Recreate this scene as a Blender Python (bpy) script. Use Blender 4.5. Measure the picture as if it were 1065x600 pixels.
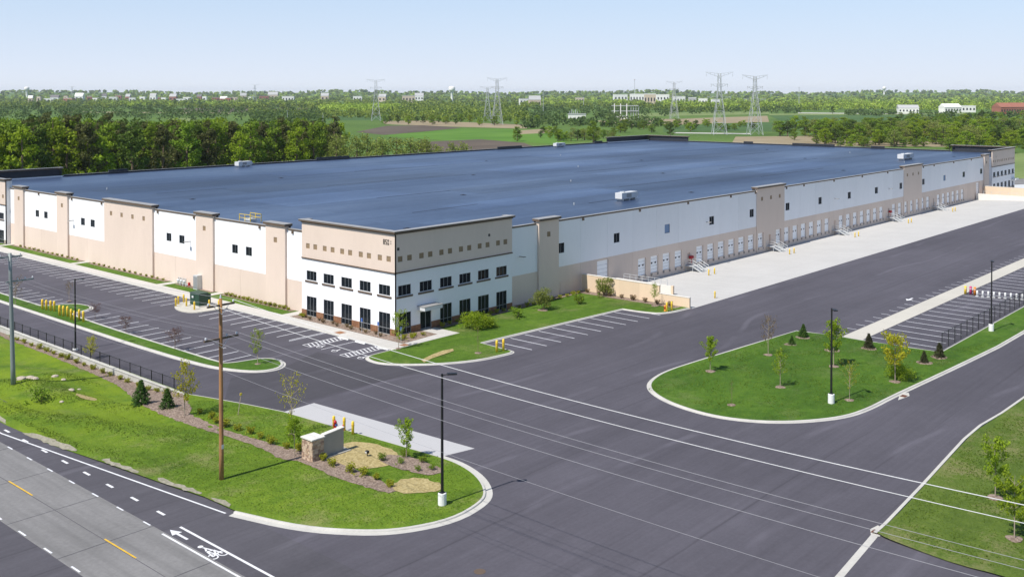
import bpy, math, random
import numpy as np
from mathutils import Vector, Matrix
from mathutils.geometry import delaunay_2d_cdt
R_ = math.radians
scene = bpy.context.scene
for o_ in list(bpy.data.objects): bpy.data.objects.remove(o_)

# ------------------------------------------------------------------ camera, sky, sun, exposure
F, HY, PITCH, PX, YAW, CAMH = 1054.0, 97.0, R_(1.0), 532.5, R_(41.5), 32.0
PY = HY + F * math.tan(PITCH)
cam_d = bpy.data.cameras.new('camera'); cam = bpy.data.objects.new('camera', cam_d)
scene.collection.objects.link(cam); scene.camera = cam
cam_d.sensor_width = 36.0; cam_d.lens = F / 1065 * 36
cam_d.shift_y = -(300 - PY) / 1065
cam_d.clip_start = 0.5; cam_d.clip_end = 40000
cam.location = (0, 0, CAMH)
cam.rotation_euler = (R_(90) - PITCH, 0, YAW - R_(90))

SUN_EL, SUN_AZ = R_(54), math.atan2(0.10, -1.0)      # azimuth the light comes FROM
sdir = Vector((math.cos(SUN_AZ) * math.cos(SUN_EL), math.sin(SUN_AZ) * math.cos(SUN_EL), math.sin(SUN_EL)))
world = bpy.data.worlds.new('World'); scene.world = world; world.use_nodes = True
wn = world.node_tree; wn.nodes.clear()
wo = wn.nodes.new('ShaderNodeOutputWorld'); wb = wn.nodes.new('ShaderNodeBackground'); sk = wn.nodes.new('ShaderNodeTexSky')
sk.sky_type = 'NISHITA'; sk.sun_disc = False
sk.sun_elevation = SUN_EL; sk.sun_rotation = math.atan2(sdir.x, sdir.y)
sk.altitude = 0; sk.air_density = 1.0; sk.dust_density = 0.0; sk.ozone_density = 3.0
wb.inputs['Strength'].default_value = 0.10
# humid air: the clear sky whitens evenly towards the horizon all the way round
tc = wn.nodes.new('ShaderNodeTexCoord'); sx = wn.nodes.new('ShaderNodeSeparateXYZ'); wn.links.new(tc.outputs['Generated'], sx.inputs[0])
def falloff(k):
    ab = wn.nodes.new('ShaderNodeMath'); ab.operation = 'MULTIPLY'; ab.inputs[1].default_value = -k; wn.links.new(sx.outputs['Z'], ab.inputs[0])
    ex = wn.nodes.new('ShaderNodeMath'); ex.operation = 'EXPONENT'; wn.links.new(ab.outputs[0], ex.inputs[0])
    mi = wn.nodes.new('ShaderNodeMath'); mi.operation = 'MINIMUM'; mi.inputs[1].default_value = 1.0; wn.links.new(ex.outputs[0], mi.inputs[0]); return mi.outputs[0]
def skymix(f, a, c):
    m = wn.nodes.new('ShaderNodeMix'); m.data_type = 'RGBA'; m.inputs[7].default_value = (*c, 1); wn.links.new(f, m.inputs[0]); wn.links.new(a, m.inputs[6]); return m
wm0 = skymix(falloff(4.5), sk.outputs[0], (4.3, 5.65, 8.0)); wm = skymix(falloff(19.0), wm0.outputs[2], (7.0, 7.35, 7.9))
wn.links.new(wm.outputs[2], wb.inputs[0]); wn.links.new(wb.outputs[0], wo.inputs[0])
sun_d = bpy.data.lights.new('sun', 'SUN'); sun_d.energy = 4.8; sun_d.angle = R_(0.5); sun_d.color = (1.0, 0.95, 0.87)
sun = bpy.data.objects.new('sun', sun_d); scene.collection.objects.link(sun)
sun.rotation_euler = sdir.to_track_quat('Z', 'Y').to_euler(); sun.location = (0, 0, 100)
scene.view_settings.view_transform = 'Standard'; scene.view_settings.look = 'None'
scene.view_settings.exposure = 0.3; scene.view_settings.gamma = 1.0
scene.render.engine = 'CYCLES'

# ------------------------------------------------------------------ pixel -> ground helpers
fw = Vector((math.cos(YAW) * math.cos(PITCH), math.sin(YAW) * math.cos(PITCH), -math.sin(PITCH)))
rt = Vector((math.sin(YAW), -math.cos(YAW), 0)); up = rt.cross(fw)
def P(x, y, z=0.0):
    d = fw + rt * ((x - PX) / F) + up * ((PY - y) / F)
    t = (z - CAMH) / d.z
    return (d.x * t, d.y * t)
def depth_of(x, y): return x * math.cos(YAW) + y * math.sin(YAW)
def px_of(x, y): return PX + F * (x * rt.x + y * rt.y) / depth_of(x, y)
def at_depth(px, D):
    a = (px - PX) / F
    return (D * (math.cos(YAW) + a * rt.x), D * (math.sin(YAW) + a * rt.y))
ORD = ['first', 'second', 'third', 'fourth', 'fifth', 'sixth', 'seventh', 'eighth', 'ninth', 'tenth', 'eleventh', 'twelfth',
       'thirteenth', 'fourteenth', 'fifteenth', 'sixteenth', 'seventeenth', 'eighteenth', 'nineteenth', 'twentieth'] + \
      ['twenty-' + w for w in ['first', 'second', 'third', 'fourth', 'fifth', 'sixth', 'seventh', 'eighth', 'ninth']] + ['thirtieth'] + \
      ['thirty-' + w for w in ['first', 'second', 'third', 'fourth', 'fifth', 'sixth', 'seventh', 'eighth', 'ninth']] + ['fortieth'] + \
      ['forty-' + w for w in ['first', 'second', 'third', 'fourth', 'fifth', 'sixth', 'seventh', 'eighth', 'ninth']] + ['fiftieth'] + \
      ['fifty-' + w for w in ['first', 'second', 'third', 'fourth', 'fifth', 'sixth', 'seventh', 'eighth', 'ninth']]
rng = random.Random(7); nrg = np.random.default_rng(7)

# ------------------------------------------------------------------ materials
class NT:
    def __init__(s, name):
        s.m = bpy.data.materials.new(name); s.m.use_nodes = True; s.n = s.m.node_tree.nodes; s.l = s.m.node_tree.links
        s.b = s.n['Principled BSDF']
    def new(s, t, **kw):
        k = s.n.new(t)
        for a, v in kw.items(): setattr(k, a, v)
        return k
    def pos(s, scale=(1, 1, 1), rot=0.0, obj=False):
        if obj: src = s.new('ShaderNodeTexCoord').outputs['Object']
        else: src = s.new('ShaderNodeNewGeometry').outputs['Position']
        mp = s.new('ShaderNodeMapping'); mp.inputs['Scale'].default_value = scale; mp.inputs['Rotation'].default_value = (0, 0, rot)
        s.l.new(src, mp.inputs['Vector']); return mp.outputs['Vector']
    def noise(s, vec, scale, detail=4, rough=0.55):
        k = s.new('ShaderNodeTexNoise'); k.inputs['Scale'].default_value = scale; k.inputs['Detail'].default_value = detail
        k.inputs['Roughness'].default_value = rough; s.l.new(vec, k.inputs['Vector']); return k.outputs['Fac']
    def ramp(s, fac, stops):
        k = s.new('ShaderNodeValToRGB'); e = k.color_ramp.elements
        e[0].position, e[0].color = stops[0][0], (*stops[0][1], 1); e[1].position, e[1].color = stops[-1][0], (*stops[-1][1], 1)
        for p, c in stops[1:-1]:
            q = e.new(p); q.color = (*c, 1)
        s.l.new(fac, k.inputs['Fac']); return k.outputs['Color']
    def mix(s, fac, a, b, mode='MIX'):
        k = s.new('ShaderNodeMix', data_type='RGBA', blend_type=mode)
        for i, v in ((0, fac), (6, a), (7, b)):
            if isinstance(v, (int, float)): k.inputs[i].default_value = v
            elif isinstance(v, tuple): k.inputs[i].default_value = (*v, 1)
            else: s.l.new(v, k.inputs[i])
        return k.outputs[2]
    def math(s, op, a, b=0.0):
        k = s.new('ShaderNodeMath', operation=op)
        for i, v in ((0, a), (1, b)):
            if isinstance(v, (int, float)): k.inputs[i].default_value = v
            else: s.l.new(v, k.inputs[i])
        return k.outputs[0]
    def bump(s, h, strength, dist):
        k = s.new('ShaderNodeBump'); k.inputs['Strength'].default_value = strength; k.inputs['Distance'].default_value = dist
        s.l.new(h, k.inputs['Height']); s.l.new(k.outputs[0], s.b.inputs['Normal'])
    def col(s, c):
        if isinstance(c, tuple): s.b.inputs['Base Color'].default_value = (*c, 1)
        else: s.l.new(c, s.b.inputs['Base Color'])
    def set(s, rough=0.8, metal=0.0, spec=0.5):
        s.b.inputs['Roughness'].default_value = rough; s.b.inputs['Metallic'].default_value = metal
        s.b.inputs['Specular IOR Level'].default_value = spec
M = {}
def simple(name, c, rough=0.8, metal=0.0, var=0.10, scale=0.8, spec=0.4, streak=False):
    t = NT(name); v = t.pos((1, 1, 0.25) if streak else (1, 1, 1))
    n = t.noise(v, scale, 5); n2 = t.noise(v, scale * 9, 3)
    f = t.math('ADD', t.math('MULTIPLY', n, 0.65), t.math('MULTIPLY', n2, 0.35))
    d = tuple(x * (1 - var) for x in c); b = tuple(min(1, x * (1 + var)) for x in c)
    cc = t.ramp(f, [(0.3, d), (0.7, b)])
    if streak:      # cast panels differ a little from one another
        oi = t.new('ShaderNodeObjectInfo'); hs = t.new('ShaderNodeHueSaturation'); t.l.new(cc, hs.inputs['Color']); t.l.new(t.math('ADD', .955, t.math('MULTIPLY', oi.outputs['Random'], .08)), hs.inputs['Value']); cc = hs.outputs[0]
    t.col(cc); t.set(rough, metal, spec); M[name] = t.m; return t.m
simple('white_paint', (0.80, 0.80, 0.81), 0.75, var=0.035, scale=0.25, streak=True)
simple('tan_paint', (0.665, 0.545, 0.46), 0.8, var=0.045, scale=0.25, streak=True)
simple('screen_tan', (0.68, 0.53, 0.38), 0.8, var=0.05, scale=0.4, streak=True)
simple('cornice_brown', (0.115, 0.08, 0.055), 0.6, var=0.1)
simple('coping_metal', (0.30, 0.29, 0.28), 0.45, var=0.1)
simple('dark_membrane', (0.025, 0.028, 0.036), 0.55, var=0.15)
simple('accent_dark', (0.26, 0.185, 0.11), 0.8, var=0.1)
simple('joint_dark', (0.30, 0.27, 0.24), 0.9)
simple('frame_metal', (0.24, 0.25, 0.26), 0.4, var=0.05)
simple('door_white', (0.86, 0.87, 0.88), 0.45, var=0.03)
simple('door_lite', (0.03, 0.035, 0.045), 0.2)
simple('jamb_sunlit_tan', (0.70, 0.58, 0.48), 0.8)
simple('sky_reflection_blue', (0.17, 0.26, 0.42), 0.25)  # blue base colour paints the sky mirrored in two warehouse windows
simple('galvanised', (0.55, 0.57, 0.58), 0.45, metal=0.3)
simple('unit_white', (0.58, 0.59, 0.60), 0.5, var=0.05)
simple('yellow_paint', (0.80, 0.56, 0.05), 0.5, var=0.08, scale=3)
simple('red_paint', (0.45, 0.02, 0.03), 0.45)
simple('pink_paint', (0.55, 0.05, 0.18), 0.5)
simple('orange_paint', (0.75, 0.25, 0.03), 0.5)
simple('black_metal', (0.012, 0.012, 0.014), 0.45)
simple('lens_glass', (0.5, 0.5, 0.48), 0.3)
simple('green_box', (0.018, 0.055, 0.035), 0.5)
simple('kerb_concrete', (0.47, 0.455, 0.42), 0.9, var=0.14, scale=0.5)
simple('pole_base', (0.74, 0.74, 0.72), 0.85, var=0.06, scale=2)
simple('steel_pole', (0.22, 0.25, 0.25), 0.55, metal=0.2)
simple('lattice_steel', (0.42, 0.44, 0.46), 0.6)
simple('wire_metal', (0.62, 0.62, 0.63), 0.5)
simple('insulator', (0.55, 0.57, 0.6), 0.3)
simple('sign_concrete', (0.30, 0.29, 0.26), 0.85, var=0.06, scale=1.2)
simple('cap_stone', (0.66, 0.63, 0.58), 0.85, var=0.06)
simple('stone_a', (0.42, 0.29, 0.20), 0.9, var=0.25, scale=4); simple('stone_b', (0.50, 0.38, 0.28), 0.9, var=0.25, scale=4)
simple('stone_c', (0.30, 0.20, 0.15), 0.9, var=0.25, scale=4)
simple('pole_wood', (0.30, 0.155, 0.065), 0.9, var=0.3, scale=2.5, streak=True); simple('mortar', (0.35, 0.30, 0.25), 0.95)
simple('brick_a', (0.27, 0.135, 0.07), 0.9, var=0.2, scale=3); simple('brick_b', (0.22, 0.105, 0.055), 0.9, var=0.2, scale=3)
simple('bark', (0.16, 0.115, 0.08), 0.95, var=0.25, scale=3); simple('pale_bark', (0.32, 0.26, 0.2), 0.95, var=0.2, scale=4)
simple('marking_white', (0.66, 0.66, 0.67), 0.7, var=0.16, scale=1.6); simple('marking_yellow', (0.62, 0.38, 0.03), 0.75, var=0.25, scale=1.5)
simple('stall_white', (0.66, 0.67, 0.70), 0.75, var=0.14, scale=2.0)
simple('rust_iron', (0.12, 0.045, 0.025), 0.8, var=0.3, scale=4)
simple('far_white', (0.74, 0.73, 0.70), 0.8); simple('far_grey', (0.4, 0.4, 0.4), 0.8); simple('far_tan', (0.52, 0.43, 0.33), 0.8)
simple('far_brick', (0.30, 0.12, 0.08), 0.85); simple('far_roof', (0.16, 0.15, 0.15), 0.85); simple('blue_paint', (0.03, 0.10, 0.35), 0.5)
simple('seam_dark', (0.015, 0.02, 0.035), 0.6)
simple('boulder', (0.42, 0.36, 0.29), 0.95, var=0.25, scale=2)

def glass():
    t = NT('dark_glass'); t.col((0.008, 0.012, 0.016)); t.set(0.08, 0.0, 0.18); M['dark_glass'] = t.m
glass()
def asphalt(name, base, tint, dark_scale=1.0, cracks=False):
    t = NT(name); v = t.pos()
    big = t.noise(v, 0.035, 4, 0.6); fine = t.noise(v, 3.2, 6, .75); mid = t.noise(v, 0.5, 8, 0.75)
    # roller passes: long streaks along X (building side)
    st = t.noise(t.pos((0.012, 0.22, 1)), 1.0, 3, 0.55)
    st2 = t.noise(t.pos((0.06, 2.6, 1), .04), 1.0, 4, 0.6)
    f = t.math('ADD', t.math('MULTIPLY', big, 0.24), t.math('MULTIPLY', mid, 0.16))
    f = t.math('ADD', f, t.math('MULTIPLY', st, 0.24)); f = t.math('ADD', f, t.math('MULTIPLY', st2, 0.16)); f = t.math('ADD', f, t.math('MULTIPLY', fine, 0.20))
    a = tuple(base * x * 0.74 for x in tint); b = tuple(base * x for x in tint); c = tuple(base * x * 1.27 for x in tint)
    col = t.ramp(f, [(0.38, a), (0.5, b), (0.61, c)])
    # seams between paving lanes, uneven along their length
    lane = t.new('ShaderNodeTexBrick'); lane.offset = 0.0; lane.inputs['Scale'].default_value = 1; lane.inputs['Brick Width'].default_value = 4000; lane.inputs['Row Height'].default_value = 4.3; lane.inputs['Mortar Size'].default_value = 0.16; lane.inputs['Mortar Smooth'].default_value = 1.0
    wob = t.new('ShaderNodeVectorMath', operation='ADD'); t.l.new(v, wob.inputs[0]); cx = t.new('ShaderNodeCombineXYZ'); t.l.new(t.math('MULTIPLY', t.noise(t.pos((.03, .0, 1)), 1.0, 3), 1.6), cx.inputs[1]); t.l.new(cx.outputs[0], wob.inputs[1]); t.l.new(wob.outputs[0], lane.inputs['Vector'])
    lf = t.math('MULTIPLY', lane.outputs['Fac'], t.ramp(t.noise(t.pos((.025, .23, 1)), 1.0, 3), [(.42, (0, 0, 0)), (.62, (1, 1, 1))]))
    col = t.mix(t.math('MULTIPLY', lf, .55), col, tuple(base * x * .52 for x in tint))
    # tyre scuffs: thin pale arcs
    w = t.new('ShaderNodeTexWave', wave_type='RINGS'); w.inputs['Scale'].default_value = 0.035; w.inputs['Distortion'].default_value = 9; w.inputs['Detail'].default_value = 3; w.inputs['Detail Scale'].default_value = 0.3
    t.l.new(v, w.inputs['Vector'])
    sc = t.math('MULTIPLY', t.ramp(w.outputs['Fac'], [(0.965, (0, 0, 0)), (1.0, (1, 1, 1))]), t.ramp(t.noise(v, 0.09, 3), [(0.46, (0, 0, 0)), (0.6, (1, 1, 1))]))
    col = t.mix(t.math('MULTIPLY', sc, 0.28), col, tuple(base * x * 2.1 for x in tint))
    t.col(col); t.set(0.9, 0, 0.25); t.bump(fine, 0.25, 0.02); M[name] = t.m
asphalt('asphalt', 0.080, (1.0, 0.94, 1.13)); asphalt('old_asphalt', 0.074, (1.0, 0.95, 1.10)); asphalt('new_asphalt', 0.064, (1.0, 0.95, 1.11))
def concrete(name, c, joint=(4.5, 4.5), var=0.10, jd=0.62, w=0.012, stain=0.0, rough=0.9):
    t = NT(name); v = t.pos()
    f = t.math('ADD', t.math('MULTIPLY', t.noise(v, 0.12, 5, 0.6), 0.6), t.math('MULTIPLY', t.noise(v, 3, 4), 0.4))
    col = t.ramp(f, [(0.32, tuple(x * (1 - var) for x in c)), (0.68, tuple(min(1, x * (1 + var)) for x in c))])
    if stain:
        s = t.noise(t.pos((1.2, 0.05, 1)), 1.0, 4)
        col = t.mix(t.math('MULTIPLY', t.ramp(s, [(0.45, (0, 0, 0)), (0.7, (1, 1, 1))]), stain), col, tuple(x * 0.55 for x in c))
    br = t.new('ShaderNodeTexBrick'); br.offset = 0.0; br.squash = 1.0
    br.inputs['Scale'].default_value = 1.0; br.inputs['Mortar Size'].default_value = w; br.inputs['Brick Width'].default_value = joint[0]; br.inputs['Row Height'].default_value = joint[1]
    t.l.new(v, br.inputs['Vector'])
    col = t.mix(br.outputs['Fac'], col, tuple(x * jd for x in c)); t.col(col); t.set(rough, 0, 0.3); M[name] = t.m
concrete('apron_concrete', (0.465, 0.455, 0.44), (5.0, 5.0), 0.07, 0.80, 0.03, 0.10)
concrete('walk_concrete', (0.48, 0.46, 0.43), (1.6, 1.6), 0.09, 0.75, 0.03)
concrete('pad_concrete', (0.42, 0.415, 0.42), (3.6, 3.6), 0.03, 0.92, 0.015)
concrete('road_concrete', (0.195, 0.19, 0.188), (200, 300), 0.20, 0.7, 0.0, 0.45)
concrete('strip_concrete', (0.48, 0.455, 0.40), (4.0, 40.0), 0.08, 0.8, 0.03)

def grass(name, a, b, c, dry, dryamt=0.5, patch=0.10):
    t = NT(name); v = t.pos()
    big = t.noise(v, patch, 5, 0.6); mid = t.noise(v, 0.9, 5, 0.7); fine = t.noise(v, 5.5, 4, 0.7)
    mow = t.noise(t.pos((0.08, 0.9, 1), 0.35), 1.0, 2)
    f = t.math('ADD', t.math('MULTIPLY', big, 0.34), t.math('MULTIPLY', mid, 0.30)); f = t.math('ADD', f, t.math('MULTIPLY', fine, 0.24)); f = t.math('ADD', f, t.math('MULTIPLY', mow, 0.12))
    col = t.ramp(f, [(0.38, a), (0.50, b), (0.62, c)])
    dn = t.math('ADD', t.math('MULTIPLY', t.noise(v, 0.16, 5, 0.7), 0.7), t.math('MULTIPLY', fine, 0.3))
    col = t.mix(t.math('MULTIPLY', t.ramp(dn, [(0.52, (0, 0, 0)), (0.66, (1, 1, 1))]), dryamt), col, dry)
    if name == 'rough_grass':
        gx = t.new('ShaderNodeSeparateXYZ'); t.l.new(v, gx.inputs[0])
        py_ = t.new('ShaderNodeMapRange'); py_.inputs[1].default_value = 84; py_.inputs[2].default_value = 102; t.l.new(gx.outputs['Y'], py_.inputs[0])
        bn = t.math('MULTIPLY', t.ramp(t.noise(v, .13, 4, .6), [(.40, (0, 0, 0)), (.58, (1, 1, 1))]), t.math('ADD', t.math('MULTIPLY', py_.outputs[0], .75), .12))
        col = t.mix(bn, col, t.mix(fine, (.12, .20, .008), (.24, .31, .02)))
    t.col(col); t.set(0.9, 0, 0.15)
    h = t.math('ADD', t.math('MULTIPLY', mid, 0.7), fine); t.bump(h, 0.9, 0.16); M[name] = t.m
grass('lawn_grass', (0.0441, 0.0929, 0.0093), (0.0766, 0.1452, 0.0139), (0.1219, 0.2031, 0.0232), (0.2206, 0.2090, 0.0929), 0.55)
grass('rough_grass', (0.0522, 0.1045, 0.0093), (0.0987, 0.1741, 0.0139), (0.1625, 0.2438, 0.0209), (0.2903, 0.2497, 0.1277), 0.62, 0.07)
grass('island_grass', (0.0353, 0.0847, 0.0094), (0.0612, 0.1317, 0.0129), (0.1000, 0.1823, 0.0188), (0.1999, 0.2117, 0.0941), 0.35)
grass('verge_grass', (0.0552, 0.0938, 0.0132), (0.0938, 0.1435, 0.0221), (0.1325, 0.1822, 0.0331), (0.2429, 0.2098, 0.1104), 0.75, 0.08)
grass('far_grass', (0.05, 0.10, 0.018), (0.085, 0.15, 0.028), (0.13, 0.20, 0.04), (0.2, 0.2, 0.1), 0.3, 0.004)
def field(name, a, b, row=0.0):
    t = NT(name); v = t.pos(); f = t.math('ADD', t.math('MULTIPLY', t.noise(v, 0.02, 4), 0.6), t.math('MULTIPLY', t.noise(t.pos((0.01, 0.5, 1), row), 1.0, 3), 0.4))
    t.col(t.ramp(f, [(0.35, a), (0.65, b)])); t.set(0.95, 0, 0.1); M[name] = t.m
field('field_brown', (0.085, 0.068, 0.055), (0.135, 0.11, 0.085)); field('field_green', (0.065, 0.15, 0.02), (0.115, 0.22, 0.035))
field('field_tan', (0.22, 0.18, 0.11), (0.32, 0.26, 0.17)); field('field_dark', (0.05, 0.10, 0.03), (0.08, 0.14, 0.045)); field('field_pale', (0.13, 0.18, 0.06), (0.2, 0.25, 0.09))
def mulch(name, a, b, c, sc=7.0):
    t = NT(name); v = t.pos(); vo = t.new('ShaderNodeTexVoronoi'); vo.inputs['Scale'].default_value = sc; t.l.new(v, vo.inputs['Vector'])
    t.col(t.mix(t.math('MULTIPLY', t.noise(v, 1.2, 4), 0.9), t.ramp(vo.outputs['Color'], [(0.2, a), (0.5, b), (0.85, c)]), b)); t.set(0.95, 0, 0.1); t.bump(vo.outputs['Distance'], 0.8, 0.06); M[name] = t.m
mulch('mulch', (0.12, 0.085, 0.065), (0.23, 0.175, 0.14), (0.37, 0.29, 0.24)); mulch('gravel', (0.16, 0.14, 0.13), (0.26, 0.23, 0.21), (0.4, 0.37, 0.34), 5)
mulch('dust', (0.2, 0.19, 0.14), (0.28, 0.26, 0.2), (0.36, 0.34, 0.27), 4); mulch('straw', (0.24, 0.19, 0.08), (0.36, 0.29, 0.14), (0.46, 0.38, 0.2), 5)
def roofmat(rname='roof_membrane', kk=1.0):
    t = NT(rname); v = t.pos()
    st = t.noise(t.pos((0.006, 0.055, 1)), 1.0, 4, 0.6); st2 = t.noise(t.pos((0.02, 0.3, 1)), 1.0, 3); big = t.noise(v, 0.02, 4); fi = t.noise(v, 0.7, 4)
    f = t.math('ADD', t.math('MULTIPLY', st, 0.45), t.math('MULTIPLY', st2, 0.2)); f = t.math('ADD', f, t.math('MULTIPLY', big, 0.25)); f = t.math('ADD', f, t.math('MULTIPLY', fi, 0.1))
    c = t.ramp(f, [(p_, tuple(kk * q_ for q_ in c_)) for p_, c_ in [(0.36, (0.023, 0.042, 0.090)), (0.5, (0.034, 0.058, 0.116)), (0.64, (0.052, 0.080, 0.148))]])
    br = t.new('ShaderNodeTexBrick'); br.offset = 0.5; br.inputs['Scale'].default_value = 1; br.inputs['Brick Width'].default_value = 30; br.inputs['Row Height'].default_value = 3.0; br.inputs['Mortar Size'].default_value = 0.09
    t.l.new(v, br.inputs['Vector']); c = t.mix(t.math('MULTIPLY', br.outputs['Fac'], 0.6), c, (0.013, 0.024, 0.055))
    bk2 = t.new('ShaderNodeTexBrick'); bk2.offset = 0.37; bk2.offset_frequency = 3; bk2.squash = .7; bk2.inputs['Scale'].default_value = 1; bk2.inputs['Brick Width'].default_value = 52; bk2.inputs['Row Height'].default_value = 13.5; bk2.inputs['Mortar Size'].default_value = 0.0
    bk2.inputs['Color1'].default_value = (0.74, 0.76, 0.8, 1); bk2.inputs['Color2'].default_value = (1.22, 1.2, 1.16, 1); t.l.new(v, bk2.inputs['Vector'])
    c = t.mix(1.0, c, bk2.outputs['Color'], 'MULTIPLY')
    spk = t.ramp(t.noise(v, 1.6, 3, .7), [(.35, (.86, .87, .9)), (.65, (1.12, 1.1, 1.08))]); c = t.mix(1.0, c, spk, 'MULTIPLY')
    blo = t.ramp(t.noise(t.pos((.5, 1, 1)), 0.045, 5, .65), [(.42, (.8, .82, .85)), (.6, (1.15, 1.13, 1.1))]); c = t.mix(1.0, c, blo, 'MULTIPLY')
    t.col(c); t.set(0.42, 0, 0.5)
    t.l.new(t.ramp(f, [(0.35, (0.46, 0.46, 0.46)), (0.65, (0.33, 0.33, 0.33))]), t.b.inputs['Roughness']); t.bump(fi, 0.15, 0.03); M[rname] = t.m
roofmat(); roofmat('roof_worn', 1.35); roofmat('roof_fresh', .74)
def leafmat(name, lo, hi, hue=0.0, trans=0.35):
    t = NT(name); g = t.new('ShaderNodeNewGeometry'); oi = t.new('ShaderNodeObjectInfo')
    f = t.math('ADD', t.math('MULTIPLY', g.outputs['Random Per Island'], 0.7), t.math('MULTIPLY', oi.outputs['Random'], 0.3))
    c = t.ramp(f, [(0.1, lo), (0.9, hi)])
    hs = t.new('ShaderNodeHueSaturation'); t.l.new(c, hs.inputs['Color']); t.l.new(t.math('ADD', 0.985, t.math('MULTIPLY', oi.outputs['Random'], 0.03 + hue)), hs.inputs['Value'])
    t.l.new(t.math('ADD', 0.49, t.math('MULTIPLY', oi.outputs['Random'], 0.02)), hs.inputs['Hue'])
    t.col(hs.outputs[0]); t.set(0.7, 0, 0.2)
    tr = t.new('ShaderNodeBsdfTranslucent'); t.l.new(hs.outputs[0], tr.inputs['Color'])
    mx = t.new('ShaderNodeMixShader'); mx.inputs[0].default_value = trans
    t.l.new(t.b.outputs[0], mx.inputs[1]); t.l.new(tr.outputs[0], mx.inputs[2]); t.l.new(mx.outputs[0], t.n['Material Output'].inputs['Surface']); M[name] = t.m
leafmat('leaf_spring', (0.17, 0.26, 0.012), (0.34, 0.44, 0.03), trans=.45); leafmat('leaf_yellow', (0.26, 0.26, 0.012), (0.50, 0.44, 0.03), trans=.45)
leafmat('leaf_mid', (0.11, 0.18, 0.013), (0.235, 0.34, 0.028)); leafmat('leaf_dark', (0.06, 0.11, 0.016), (0.135, 0.2, 0.03))
leafmat('leaf_pine', (0.07, 0.085, 0.024), (0.16, 0.17, 0.05)); leafmat('leaf_brown', (0.12, 0.08, 0.04), (0.23, 0.17, 0.07)); leafmat('leaf_red', (0.10, 0.05, 0.045), (0.17, 0.10, 0.08))
leafmat('leaf_willow', (0.15, 0.19, 0.035), (0.28, 0.32, 0.07)); leafmat('needle', (0.045, 0.11, 0.02), (0.11, 0.21, 0.04)); leafmat('needle_brown', (0.05, 0.055, 0.025), (0.10, 0.10, 0.045))
leafmat('leaf_far', (0.14, 0.21, 0.03), (0.28, 0.36, 0.055)); leafmat('leaf_farbright', (0.22, 0.33, 0.03), (0.4, 0.5, 0.07)); leafmat('leaf_fardark', (0.06, 0.115, 0.03), (0.14, 0.21, 0.05))
leafmat('leaf_bed', (0.18, 0.23, 0.015), (0.42, 0.40, 0.03))
leafmat('blade', (0.07, 0.125, 0.012), (0.14, 0.21, 0.025), trans=0.35)

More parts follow.
